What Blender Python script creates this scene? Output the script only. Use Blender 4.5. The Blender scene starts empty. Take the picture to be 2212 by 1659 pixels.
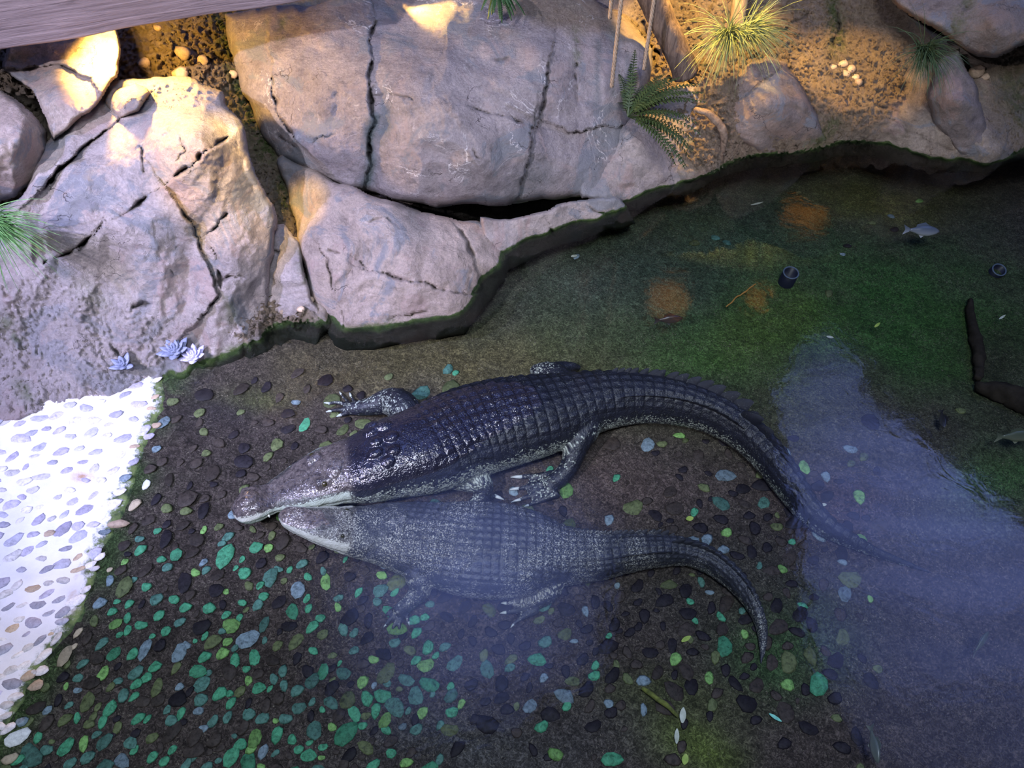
import bpy, math, random
import numpy as np
from mathutils import Vector, Matrix

# ------------------------------------------------------------------ camera, world, lights, exposure
sc = bpy.context.scene
W, H = 2212, 1659
F = 1650.0
CAM_Z = 3.6
PITCH = math.radians(52.0)
cd = bpy.data.cameras.new('camera'); cd.sensor_width = 36.0; cd.lens = 36.0 * F / W
cd.clip_start = 0.05; cd.clip_end = 100
cam = bpy.data.objects.new('camera', cd); sc.collection.objects.link(cam)
cam.location = (0, 0, CAM_Z); cam.rotation_euler = (math.pi / 2 - PITCH, 0, 0)
sc.camera = cam
sc.view_settings.view_transform = 'Standard'
sc.view_settings.look = 'None'
sc.view_settings.gamma = 1.0
sc.view_settings.use_curve_mapping = False
sc.view_settings.exposure = 0.22
sc.cycles.use_denoising = True
sc.cycles.use_adaptive_sampling = True
sc.cycles.adaptive_threshold = 0.06
sc.cycles.max_bounces = 5
sc.cycles.diffuse_bounces = 2
sc.cycles.glossy_bounces = 2
sc.cycles.transparent_max_bounces = 12
sc.cycles.sample_clamp_indirect = 4.0

wd = bpy.data.worlds.new('world'); sc.world = wd; wd.use_nodes = True
wd.node_tree.nodes['Background'].inputs[0].default_value = (0.55, 0.55, 0.75, 1)
wd.node_tree.nodes['Background'].inputs[1].default_value = 0.10

COS, SIN = math.cos(PITCH), math.sin(PITCH)

def ray(px, py):
    x = (np.asarray(px, float) - W / 2) / F
    y = -(np.asarray(py, float) - H / 2) / F
    return np.stack([x, y * SIN + COS, y * COS - SIN], -1)

def at_z(px, py, z):
    d = ray(px, py)
    t = (np.asarray(z, float) - CAM_Z) / d[..., 2]
    return np.array([0, 0, CAM_Z]) + d * t[..., None]

def at_y(px, py, Y):
    d = ray(px, py)
    t = np.asarray(Y, float) / d[..., 1]
    return np.array([0, 0, CAM_Z]) + d * t[..., None]

def to_px(P):
    P = np.asarray(P, float)
    q = P - np.array([0, 0, CAM_Z])
    xc = q[..., 0]; yc = q[..., 1] * SIN + q[..., 2] * COS; zc = q[..., 1] * COS - q[..., 2] * SIN
    return np.stack([W / 2 + F * xc / zc, H / 2 - F * yc / zc], -1)

def lamp(name, kind, loc, target, energy, color, size=0.1, angle=60, blend=0.5):
    ld = bpy.data.lights.new(name, kind); ld.energy = energy; ld.color = color
    if kind == 'SPOT':
        ld.spot_size = math.radians(angle); ld.spot_blend = blend; ld.shadow_soft_size = size
    elif kind == 'AREA':
        ld.shape = 'DISK'; ld.size = size
    else:
        ld.shadow_soft_size = size
    o = bpy.data.objects.new(name, ld); sc.collection.objects.link(o); o.location = loc
    d = Vector(target) - Vector(loc)
    o.rotation_euler = d.to_track_quat('-Z', 'Y').to_euler()
    return o

COOL = (0.80, 0.82, 1.0)
VIOLET = (0.62, 0.58, 1.0)
WARM = (1.0, 0.55, 0.11)
# theatre spots hanging from the hall ceiling
lamp('beach_spot', 'SPOT', (-3.4, 0.4, 5.6), (-2.25, 1.75, 0), 210, COOL, 0.06, 34, 0.9)
lamp('rock_spot', 'SPOT', (-2.7, -1.2, 5.4), (-0.6, 4.3, 0.6), 2050, (0.86, 0.80, 1.0), 0.06, 50, 0.8)
lamp('violet_spot', 'SPOT', (-3.9, 0.2, 5.4), (-1.95, 2.9, 0.3), 2100, (0.50, 0.50, 1.0), 0.05, 34, 0.9)
lamp('pool_wash', 'AREA', (0.5, -0.2, 6.5), (0.8, 2.6, 0), 330, (0.75, 0.8, 1.0), 1.6)
lamp('right_wash', 'SPOT', (0.5, -1.0, 6.3), (2.2, 5.2, 0.3), 380, (1.0, 0.90, 0.82), 0.1, 50, 0.9)
# warm spots on the rocks: one under the beam, the rest unseen overhead
def P_(px, py, Y): return tuple(at_y(px, py, Y))
WL = P_(216, 65, 3.98)
lamp('warm_left', 'SPOT', WL, (WL[0] + 0.42, WL[1] + 0.08, WL[2] - 0.9), 110, WARM, 0.03, 165, 0.2)
lamp('warm_slope', 'SPOT', (-1.3, 2.2, 3.8), P_(455, 360, 3.45), 1050, (1.0, 0.62, 0.16), 0.03, 14, 0.9)
lamp('warm_crevice', 'SPOT', (-1.75, 3.2, 3.6), P_(632, 450, 3.9), 1000, (1.0, 0.62, 0.16), 0.02, 10, 0.8)
lamp('warm_right', 'SPOT', P_(1525, -330, 5.35), P_(1500, 100, 5.6), 430, WARM, 0.03, 62, 0.4)
lamp('warm_far', 'SPOT', P_(1660, -260, 5.1), P_(1830, 150, 5.6), 420, WARM, 0.02, 27, 0.75)

# ------------------------------------------------------------------ helpers
rng = np.random.default_rng(7)
random.seed(7)
C = sc.collection

def _hash(ix, iy, iz, seed):
    h = (ix * 374761393 + iy * 668265263 + iz * 2147483647 + seed * 1274126177) & 0xFFFFFFFF
    h = ((h ^ (h >> 13)) * 1274126177) & 0xFFFFFFFF
    h = ((h ^ (h >> 16)) * 2246822519) & 0xFFFFFFFF
    return ((h ^ (h >> 15)) & 0xFFFF) / 65535.0

def noise3(P, scale=1.0, seed=0):
    """value noise in -1..1"""
    p = np.asarray(P, float) * scale + 1000.0
    i = np.floor(p).astype(np.int64); f = p - i
    u = f * f * f * (f * (f * 6 - 15) + 10)
    r = 0
    for dx in (0, 1):
        wx = u[..., 0] if dx else 1 - u[..., 0]
        for dy in (0, 1):
            wy = u[..., 1] if dy else 1 - u[..., 1]
            for dz in (0, 1):
                wz = u[..., 2] if dz else 1 - u[..., 2]
                r = r + wx * wy * wz * _hash(i[..., 0] + dx, i[..., 1] + dy, i[..., 2] + dz, seed)
    return r * 2 - 1

def fbm(P, scale, octaves=4, seed=0, gain=0.5):
    a, t, r = 1.0, 0.0, 0
    for k in range(octaves):
        r = r + a * noise3(P, scale * (2.03 ** k), seed + 17 * k); t += a; a *= gain
    return r / t

def p2(px, py, s=1.0):
    return np.stack([np.asarray(px, float) * s, np.asarray(py, float) * s, np.zeros_like(np.asarray(px, float))], -1)

def sstep(a, b, x):
    t = np.clip((np.asarray(x, float) - a) / (b - a), 0, 1)
    return t * t * (3 - 2 * t)

def seg_dist(X, Y, poly, closed=False):
    """distance to a polyline, signed side, closest point"""
    pts = np.asarray(poly, float)
    n = len(pts)
    best = np.full(X.shape, 1e18); side = np.zeros(X.shape); cx = np.zeros(X.shape); cy = np.zeros(X.shape); par = np.zeros(X.shape)
    for i in range(n if closed else n - 1):
        a = pts[i]; b = pts[(i + 1) % n]
        d = b - a; L = max(d @ d, 1e-9)
        t = np.clip(((X - a[0]) * d[0] + (Y - a[1]) * d[1]) / L, 0, 1)
        qx = a[0] + t * d[0]; qy = a[1] + t * d[1]
        e = (X - qx) ** 2 + (Y - qy) ** 2
        m = e < best
        best = np.where(m, e, best); cx = np.where(m, qx, cx); cy = np.where(m, qy, cy)
        side = np.where(m, np.sign((X - a[0]) * d[1] - (Y - a[1]) * d[0]), side)
        par = np.where(m, (i + t) / max(n - 1, 1), par)
    return np.sqrt(best), side, cx, cy, par

def inside(X, Y, poly):
    pts = np.asarray(poly, float); n = len(pts)
    r = np.zeros(X.shape, bool)
    for i in range(n):
        x1, y1 = pts[i]; x2, y2 = pts[(i + 1) % n]
        if y1 == y2: continue
        c = ((y1 > Y) != (y2 > Y)) & (X < (x2 - x1) * (Y - y1) / (y2 - y1) + x1)
        r ^= c
    return r

def resample(poly, step, closed=True):
    pts = [np.asarray(p, float) for p in poly]
    out = []
    n = len(pts)
    for i in range(n if closed else n - 1):
        a, b = pts[i], pts[(i + 1) % n]
        k = max(1, int(np.linalg.norm(b - a) / step))
        for j in range(k): out.append(a + (b - a) * j / k)
    if not closed: out.append(pts[-1])
    return np.array(out)

def catmull(pts, n):
    P = np.asarray(pts, float)
    seg = np.linalg.norm(np.diff(P[:, :2], axis=0), axis=1)
    t = np.concatenate([[0], np.cumsum(np.sqrt(seg + 1e-9))])
    tt = np.linspace(0, t[-1], n)
    # non-uniform catmull by hermite with finite-difference slopes
    m = np.zeros_like(P)
    m[1:-1] = ((P[2:] - P[1:-1]) / (t[2:] - t[1:-1])[:, None] * (t[1:-1] - t[:-2])[:, None]
               + (P[1:-1] - P[:-2]) / (t[1:-1] - t[:-2])[:, None] * (t[2:] - t[1:-1])[:, None]) / (t[2:] - t[:-2])[:, None]
    m[0] = (P[1] - P[0]) / (t[1] - t[0]); m[-1] = (P[-1] - P[-2]) / (t[-1] - t[-2])
    i = np.clip(np.searchsorted(t, tt, 'right') - 1, 0, len(t) - 2)
    h = (t[i + 1] - t[i])[:, None]; u = ((tt - t[i]) / (t[i + 1] - t[i]))[:, None]
    return ((2 * u ** 3 - 3 * u ** 2 + 1) * P[i] + (u ** 3 - 2 * u ** 2 + u) * h * m[i]
            + (-2 * u ** 3 + 3 * u ** 2) * P[i + 1] + (u ** 3 - u ** 2) * h * m[i + 1])

def make_mesh(name, V, Fc, smooth=True):
    me = bpy.data.meshes.new(name)
    V = np.asarray(V, float)
    me.from_pydata(V.tolist(), [], Fc if isinstance(Fc, list) else Fc.tolist())
    if smooth: me.polygons.foreach_set('use_smooth', np.ones(len(me.polygons), bool))
    me.update()
    return me

def mesh_attr(me, name, vals, kind='FLOAT'):
    vals = np.asarray(vals, np.float32)
    a = me.attributes.new(name, kind, 'POINT')
    a.data.foreach_set({'FLOAT': 'value', 'FLOAT_VECTOR': 'vector', 'FLOAT_COLOR': 'color'}[kind], vals.ravel())

def link(name, me, mat=None, parent=None, loc=None):
    o = bpy.data.objects.new(name, me); C.objects.link(o)
    if mat is not None and me is not None and not me.materials: me.materials.append(mat)
    if parent is not None: o.parent = parent
    if loc is not None: o.location = loc
    return o

def centred(name, V, Fc, mat, smooth=True, base=True, parent=None):
    """mesh object whose origin sits at the thing's base"""
    V = np.asarray(V, float)
    c = V.mean(0)
    if base: c[2] = V[:, 2].min()
    if parent is not None: c = np.array(parent.location)
    me = make_mesh(name, V - c, Fc, smooth)
    o = link(name, me, mat, parent)
    if parent is None: o.location = c
    return o, c

def tag(o, label=None, cat=None, group=None, kind=None):
    if label: o['label'] = label
    if cat: o['category'] = cat
    if group: o['group'] = group
    if kind: o['kind'] = kind
    return o

def empty(name, loc, label, cat, group=None):
    o = bpy.data.objects.new(name, None); C.objects.link(o); o.location = loc
    o.empty_display_size = 0.05
    return tag(o, label, cat, group)

def tube(V, Fc, pts, radii, n=10, flat=1.0, up=(0, 0, 1)):
    """append a capped loft to lists"""
    pts = np.asarray(pts, float); radii = np.asarray(radii, float)
    T = np.gradient(pts, axis=0); T /= np.linalg.norm(T, axis=1)[:, None] + 1e-12
    base = len(V); m = len(pts)
    ref = np.array(up, float)
    if abs(T[0] @ ref) > 0.95: ref = np.array([1.0, 0.3, 0])
    S = np.cross(T[0], ref); S /= np.linalg.norm(S)
    for i in range(m):
        S = S - T[i] * (S @ T[i]); S /= np.linalg.norm(S) + 1e-12
        U = np.cross(S, T[i])
        for k in range(n):
            a = 2 * math.pi * k / n
            V.append(pts[i] + S * math.cos(a) * radii[i] + U * math.sin(a) * radii[i] * flat)
    for i in range(m - 1):
        for k in range(n):
            k2 = (k + 1) % n
            Fc.append((base + i * n + k, base + i * n + k2, base + (i + 1) * n + k2, base + (i + 1) * n + k))
    V.append(pts[0] - T[0] * radii[0] * 0.4); V.append(pts[-1] + T[-1] * radii[-1] * 0.4)
    for k in range(n):
        k2 = (k + 1) % n
        Fc.append((len(V) - 2, base + k2, base + k)); Fc.append((len(V) - 1, base + (m - 1) * n + k, base + (m - 1) * n + k2))

# ------------------------------------------------------------------ materials
class NT:
    def __init__(s, name):
        s.m = bpy.data.materials.new(name); s.m.use_nodes = True
        s.t = s.m.node_tree; s.t.nodes.clear()
        s.out = s.t.nodes.new('ShaderNodeOutputMaterial')
    def n(s, typ, **kw):
        nd = s.t.nodes.new('ShaderNode' + typ)
        for k, v in kw.items(): setattr(nd, k, v)
        return nd
    def l(s, a, b): s.t.links.new(a, b)
    def setin(s, sock, v):
        if hasattr(v, 'links') or isinstance(v, bpy.types.NodeSocket): s.l(v, sock)
        else: sock.default_value = v
    def pos(s): return s.n('NewGeometry').outputs['Position']
    def noise(s, vec, scale, detail=4, rough=0.55, dist=0.0, out='Fac'):
        nd = s.n('TexNoise'); s.l(vec, nd.inputs['Vector']); nd.inputs['Scale'].default_value = scale
        nd.inputs['Detail'].default_value = detail; nd.inputs['Roughness'].default_value = rough
        nd.inputs['Distortion'].default_value = dist
        return nd.outputs[out]
    def voro(s, vec, scale, feature='F1', out='Distance', rnd=1.0):
        nd = s.n('TexVoronoi', feature=feature); s.l(vec, nd.inputs['Vector']); nd.inputs['Scale'].default_value = scale
        nd.inputs['Randomness'].default_value = rnd
        return nd.outputs[out]
    def ramp(s, fac, stops, interp='LINEAR'):
        nd = s.n('ValToRGB'); s.l(fac, nd.inputs[0]); e = nd.color_ramp.elements; nd.color_ramp.interpolation = interp
        while len(e) < len(stops): e.new(0.5)
        for el, (p, c) in zip(e, stops):
            el.position = p; el.color = (*c, 1) if not np.isscalar(c) else (c, c, c, 1)
        return nd.outputs[0]
    def mr(s, v, a, b, c=0.0, d=1.0):
        nd = s.n('MapRange', interpolation_type='SMOOTHSTEP'); s.setin(nd.inputs[0], v)
        for i, x in enumerate((a, b, c, d)): nd.inputs[i + 1].default_value = x
        return nd.outputs[0]
    def math(s, op, a, b=0.0):
        nd = s.n('Math', operation=op); s.setin(nd.inputs[0], a); s.setin(nd.inputs[1], b); return nd.outputs[0]
    def mix(s, fac, a, b, mode='MIX'):
        nd = s.n('MixRGB', blend_type=mode)
        s.setin(nd.inputs[0], fac)
        for k, v in ((1, a), (2, b)):
            if isinstance(v, tuple): nd.inputs[k].default_value = (*v, 1)
            else: s.l(v, nd.inputs[k])
        return nd.outputs[0]
    def attr(s, name, out='Fac'):
        nd = s.n('Attribute', attribute_name=name); return nd.outputs[out]
    def z(s, vec):
        nd = s.n('SeparateXYZ'); s.l(vec, nd.inputs[0]); return nd.outputs[2]
    def bump(s, h, strength=0.5, dist=0.01, normal=None):
        nd = s.n('Bump'); s.l(h, nd.inputs['Height']); nd.inputs['Strength'].default_value = strength
        nd.inputs['Distance'].default_value = dist
        if normal is not None: s.l(normal, nd.inputs['Normal'])
        return nd.outputs[0]
    def bsdf(s, col, rough=0.8, normal=None, spec=0.3, **kw):
        b = s.n('BsdfPrincipled')
        if isinstance(col, tuple): b.inputs['Base Color'].default_value = (*col, 1)
        else: s.l(col, b.inputs['Base Color'])
        s.setin(b.inputs['Roughness'], rough); s.setin(b.inputs['Specular IOR Level'], spec)
        if normal is not None: s.l(normal, b.inputs['Normal'])
        for k, v in kw.items(): s.setin(b.inputs[k.replace('_', ' ')], v)
        s.l(b.outputs[0], s.out.inputs[0])
        return s.m

def rock_material(name, c1, c2, c3, tint=(0.27, 0.30, 0.33), pink=(0.52, 0.38, 0.34), vein=0.0, bump=0.5, soil=((0.20, 0.145, 0.085), (0.46, 0.37, 0.25))):
    t = NT(name); p = t.pos()
    big = t.noise(p, 1.7, 5, 0.6, 0.6)
    col = t.ramp(big, [(0.30, c1), (0.50, c2), (0.70, c3)])
    mot = t.noise(p, 9, 6, 0.74)
    col = t.mix(0.8, col, t.ramp(mot, [(0.28, 0.45), (0.5, 0.95), (0.72, 1.22)]), 'MULTIPLY')
    col = t.mix(0.6, col, t.ramp(t.noise(p, 70, 4, 0.7), [(0.3, 0.6), (0.7, 1.25)]), 'MULTIPLY')
    teal = t.mr(t.noise(p, 2.3, 6, 0.65, 1.0), 0.52, 0.60, 0, 0.72)
    pk = t.mr(t.noise(p, 3.1, 6, 0.65, 0.8), 0.54, 0.64, 0, 0.55); col = t.mix(pk, col, pink)
    col = t.mix(teal, col, tint)
    # earth on the gravel parts
    g = t.attr('gravel')
    earth = t.ramp(t.noise(p, 22, 5, 0.7), [(0.3, soil[0]), (0.7, soil[1])])
    col = t.mix(t.math('MULTIPLY', g, 0.75), col, earth)
    # mineral veins
    if vein:
        v = t.noise(p, 3.1, 6, 0.62, 0.9)
        ln = t.math('SUBTRACT', 1.0, t.mr(t.math('ABSOLUTE', t.math('SUBTRACT', v, 0.5)), 0.0, 0.012))
        ln = t.math('MULTIPLY', ln, t.mr(t.noise(p, 2.2, 2), 0.5, 0.62, 0, vein))
        col = t.mix(ln, col, (0.85, 0.82, 0.80))
    # teal / moss stain painted by nature along the cracks
    st = t.attr('stain'); col = t.mix(st, col, (0.10, 0.15, 0.16))
    ms = t.attr('moss')
    msn = t.math('MULTIPLY', ms, t.mr(t.noise(p, 14, 5, 0.7), 0.35, 0.6))
    col = t.mix(msn, col, (0.10, 0.15, 0.035))
    # cracks are coloured darker
    col = t.mix(t.math('MULTIPLY', t.attr('crack'), 0.75), col, (0.055, 0.045, 0.045))
    # algae at and below the waterline
    z = t.math('ADD', t.z(p), t.math('MULTIPLY', t.math('SUBTRACT', t.noise(p, 7, 5, 0.65), 0.5), 0.05))
    alg = t.ramp(t.noise(p, 18, 4), [(0.3, (0.03, 0.055, 0.02)), (0.7, (0.10, 0.16, 0.04))])
    col = t.mix(t.mr(z, 0.022, 0.006), col, alg)
    col = t.mix(t.mr(z, 0.0, -0.05), col, (0.018, 0.022, 0.012))
    hair = t.n('VectorMath', operation='ADD'); t.l(p, hair.inputs[0]); wv = t.n('VectorMath', operation='SCALE'); t.l(t.noise(p, 4, 4, 0.6, out='Color'), wv.inputs[0]); wv.inputs['Scale'].default_value = 0.35; t.l(wv.outputs[0], hair.inputs[1])
    hl = t.math('MULTIPLY', t.mr(t.voro(hair.outputs[0], 2.6, 'DISTANCE_TO_EDGE'), 0.008, 0.0), t.mr(t.noise(p, 2.7, 3), 0.54, 0.62))
    col = t.mix(t.math('MULTIPLY', hl, 0.7), col, (0.10, 0.085, 0.085))
    h = t.math('ADD', t.noise(p, 34, 7, 0.8), t.math('MULTIPLY', g, t.math('MULTIPLY', t.noise(p, 75, 5, 0.8), 1.3)))
    h = t.math('SUBTRACT', h, t.math('MULTIPLY', hl, 0.5))
    h2 = t.noise(p, 6, 6, 0.7, 0.5)
    n1 = t.bump(h2, bump * 0.35, 0.03)
    n2 = t.bump(h, min(1.0, bump * 1.9), 0.032, n1)
    return t.bsdf(col, 0.82, n2, 0.25)

M = {}
M['rock_grey'] = rock_material('grey_rock', (0.33, 0.30, 0.31), (0.43, 0.385, 0.38), (0.53, 0.47, 0.455), pink=(0.50, 0.40, 0.37), vein=0.9)
M['rock_pink'] = rock_material('pinkish_rock', (0.42, 0.34, 0.29), (0.55, 0.45, 0.38), (0.64, 0.54, 0.46), vein=0.3)
M['rock_pale'] = rock_material('pale_rock', (0.46, 0.40, 0.37), (0.57, 0.50, 0.46), (0.66, 0.59, 0.54), vein=0.2, soil=((0.34, 0.31, 0.31), (0.64, 0.60, 0.60)))
M['rock_dark'] = rock_material('dark_rock', (0.20, 0.17, 0.16), (0.30, 0.26, 0.24), (0.40, 0.35, 0.32))
M['rock_brown'] = rock_material('brown_rock', (0.27, 0.22, 0.19), (0.37, 0.31, 0.27), (0.45, 0.39, 0.35), pink=(0.42, 0.30, 0.23))
M['earth'] = rock_material('earth_bank', (0.36, 0.30, 0.24), (0.45, 0.38, 0.30), (0.52, 0.45, 0.37), bump=0.8)

def plain(name, col, rough=0.6, spec=0.3, nscale=0, amt=0.3, bump=0.0):
    t = NT(name); p = t.pos()
    if nscale:
        c = t.mix(amt, col, t.ramp(t.noise(p, nscale, 5, 0.65), [(0.3, tuple(0.35 * x for x in col)), (0.7, tuple(min(1, 1.3 * x) for x in col))]))
        nb = t.bump(t.noise(p, nscale * 2, 5, 0.7), bump, 0.01) if bump else None
        return t.bsdf(c, rough, nb, spec)
    return t.bsdf(col, rough, None, spec)

# ------------------------------------------------------------------ pool bed, beach, water
EDGE_PX = [(420, 765), (352, 812), (352, 850), (332, 900), (300, 985), (264, 1080), (246, 1130), (215, 1205), (190, 1290),
           (150, 1360), (110, 1412), (62, 1480), (12, 1570), (-60, 1680), (-200, 1900)]
EDGE_W = at_z([p[0] for p in EDGE_PX], [p[1] for p in EDGE_PX], 0.0)[:, :2]

def shore_d(X, Y):
    d, s, *_ = seg_dist(X, Y, EDGE_W)
    return d * -s          # + on the water side

def bed_z(X, Y):
    X = np.asarray(X, float); Y = np.asarray(Y, float)
    d = shore_d(X, Y)
    wet = -0.46 * np.tanh(0.30 * np.maximum(d, 0) / 0.46)
    deep = -0.25 * sstep(0.3, 3.0, X) * sstep(2.2, 4.2, Y)
    dry = np.maximum(-d, 0) * 0.12
    und = 0.012 * noise3(np.stack([X, Y, X * 0], -1), 3.0, 5) * sstep(0.05, 0.5, d)
    return np.where(d > 0, wet + deep + und, dry)

def bed_pt(px, py, lift=0.0, it=6):
    """point of the pool bed seen at a pixel"""
    z = np.full(np.shape(px), -0.2)
    for _ in range(it):
        P = at_z(px, py, z); z = bed_z(P[..., 0], P[..., 1]) + lift
    return at_z(px, py, z)

BLOBS = [  # px, py, rx, ry, weight, albedo
    (1650, 640, 520, 230, 0.9, (0.045, 0.105, 0.030)), (1500, 560, 330, 120, 0.6, (0.060, 0.090, 0.055)),
    (1480, 760, 180, 80, 0.8, (0.050, 0.120, 0.025)), (1690, 690, 130, 90, 0.8, (0.110, 0.150, 0.030)),
    (1950, 690, 300, 110, 0.8, (0.035, 0.105, 0.022)), (2080, 760, 170, 140, 0.8, (0.045, 0.110, 0.022)),
    (1905, 440, 150, 45, 0.9, (0.120, 0.120, 0.035)), (1280, 610, 240, 110, 0.6, (0.075, 0.085, 0.065)),
    (1180, 760, 260, 90, 0.7, (0.085, 0.100, 0.042)), (960, 800, 300, 70, 0.8, (0.135, 0.110, 0.048)),
    (520, 855, 90, 35, 0.8, (0.090, 0.100, 0.030)), (720, 800, 160, 60, 0.6, (0.105, 0.085, 0.042)),
    (2160, 1040, 130, 80, 0.9, (0.060, 0.130, 0.038)), (2020, 1120, 150, 90, 0.5, (0.060, 0.070, 0.060)),
    (1800, 1090, 160, 110, 0.8, (0.075, 0.045, 0.045)), (1350, 1070, 190, 90, 0.8, (0.120, 0.085, 0.075)),
    (440, 900, 110, 90, 0.8, (0.026, 0.022, 0.025)), (480, 1010, 200, 60, 0.5, (0.050, 0.040, 0.035)),
    (1700, 1400, 120, 100, 0.9, (0.045, 0.095, 0.030)), (1480, 1610, 90, 70, 0.9, (0.130, 0.170, 0.030)),
    (1480, 1500, 160, 50, 0.7, (0.085, 0.095, 0.035)), (1050, 1600, 320, 90, 0.7, (0.085, 0.085, 0.080)),
    (1550, 1250, 220, 120, 0.6, (0.050, 0.050, 0.038)), (2130, 800, 110, 130, 0.8, (0.035, 0.035, 0.020)),
    (1600, 440, 260, 40, 0.5, (0.05, 0.075, 0.05)), (1750, 900, 170, 90, 0.6, (0.075, 0.075, 0.035)),
]
xs = np.arange(-4.6, 6.6, 0.03); ys = np.arange(-0.6, 6.4, 0.03)
GX, GY = np.meshgrid(xs, ys)
GZ = bed_z(GX, GY)
GP = np.stack([GX, GY, GZ], -1)
pix = to_px(GP)
col = np.zeros(GX.shape + (3,)) + np.array([0.072, 0.055, 0.047])
warp = fbm(GP, 1.4, 4, 3)[..., None] * 90
wx, wy = pix[..., 0] + warp[..., 0], pix[..., 1] + fbm(GP, 1.7, 4, 9) * 70
for bx_, by_, rx, ry, w_, c_ in BLOBS:
    k = np.exp(-(((wx - bx_) / rx) ** 2 + ((wy - by_) / ry) ** 2) * 1.1) * w_
    k = np.clip(k * (1 + 0.5 * fbm(GP, 3.5, 3, 21)), 0, 1)[..., None]
    col = col * (1 - k) + np.array(c_) * k
sd_ = shore_d(GX, GY); k = (np.exp(-((sd_ - 0.02) / 0.09) ** 2) * sstep(-0.3, 0.3, fbm(GP, 6, 4, 31)))[..., None]
col = col * (1 - k) + np.array((0.055, 0.085, 0.030)) * k
ne, me_ = GX.shape
idx = np.arange(ne * me_).reshape(ne, me_)
quads = np.stack([idx[:-1, :-1], idx[:-1, 1:], idx[1:, 1:], idx[1:, :-1]], -1).reshape(-1, 4)
fm = make_mesh('floor', GP.reshape(-1, 3), quads)
mesh_attr(fm, 'algae', np.concatenate([col.reshape(-1, 3), np.ones((ne * me_, 1))], 1), 'FLOAT_COLOR')

t = NT('algae_covered_pool_bed'); p = t.pos()
c = t.attr('algae', 'Color')
fine = t.noise(p, 40, 6, 0.85, 1.5)
c = t.mix(0.85, c, t.ramp(fine, [(0.36, 0.08), (0.50, 0.65), (0.62, 2.4)]), 'MULTIPLY')
c = t.mix(0.7, c, t.ramp(t.noise(p, 7, 5, 0.7, 1.2), [(0.3, 0.45), (0.7, 1.35)]), 'MULTIPLY')
spk = t.math('MULTIPLY', t.mr(t.noise(p, 110, 4, 0.75, 0.8), 0.57, 0.66), t.mr(t.noise(p, 6, 5, 0.75), 0.42, 0.60))
c = t.mix(t.math('MULTIPLY', spk, 0.8), c, (0.34, 0.29, 0.21))
M['bed'] = t.bsdf(c, 0.9, t.bump(fine, 0.6, 0.012), 0.15)
floor = link('floor', fm, M['bed']); tag(floor, kind='structure', label='algae covered dark pool bed under the water')

# white cement beach, a layer on top of the slope that ends in a ragged lip at the waterline
bxs = np.arange(-4.4, -0.9, 0.016); bys = np.arange(0.2, 3.6, 0.016)
BX, BY = np.meshgrid(bxs, bys)
bd = shore_d(BX, BY) + 0.050 * fbm(np.stack([BX, BY, BX * 0], -1), 6, 5, 4, 0.6)
lip = 0.016 * sstep(0.035, -0.03, bd) - 0.02 * sstep(0.0, 0.05, bd)
BZ = np.maximum(bed_z(BX, BY), -0.05) + lip + 0.004 * fbm(np.stack([BX, BY, BX * 0], -1), 14, 4, 8)
keep = bd < 0.05
n1, n2 = BX.shape
idx = np.arange(n1 * n2).reshape(n1, n2)
q = np.stack([idx[:-1, :-1], idx[:-1, 1:], idx[1:, 1:], idx[1:, :-1]], -1).reshape(-1, 4)
q = q[keep.reshape(-1)[q].all(1)]
used = np.unique(q); remap = np.full(n1 * n2, -1); remap[used] = np.arange(len(used))
bm_ = make_mesh('beach', np.stack([BX, BY, BZ], -1).reshape(-1, 3)[used], remap[q])
mesh_attr(bm_, 'edge', bd.reshape(-1)[used])
_bp = to_px(np.stack([BX, BY, BZ], -1).reshape(-1, 3)[used])
mesh_attr(bm_, 'rust', np.exp(-(((_bp[:, 0] - 178) / 24) ** 2 + ((_bp[:, 1] - 1030) / 14) ** 2)))
t = NT('white_cement'); p = t.pos()
c = t.ramp(t.noise(p, 5, 5, 0.6), [(0.3, (0.62, 0.62, 0.66)), (0.7, (0.80, 0.80, 0.82))])
c = t.mix(t.mr(t.noise(p, 2.2, 5, 0.7, 0.5), 0.62, 0.72, 0, 0.55), c, (0.42, 0.30, 0.20))
c = t.mix(t.math('MULTIPLY', t.attr('rust'), t.mr(t.noise(p, 25, 4, 0.7), 0.2, 0.6)), c, (0.36, 0.22, 0.12))
e = t.math('ADD', t.attr('edge'), t.math('MULTIPLY', t.math('SUBTRACT', t.noise(p, 22, 6, 0.75), 0.5), 0.20))
c = t.mix(t.mr(e, -0.055, 0.0), c, t.ramp(t.noise(p, 25, 4), [(0.35, (0.03, 0.05, 0.02)), (0.65, (0.14, 0.19, 0.06))]))
M['cement'] = t.bsdf(c, 0.75, t.bump(t.noise(p, 45, 5, 0.7), 0.35, 0.008), 0.3)
beach = link('beach', bm_, M['cement']); tag(beach, 'white cement beach sloping into the pool, set with grey pebbles', kind='structure')

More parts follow.
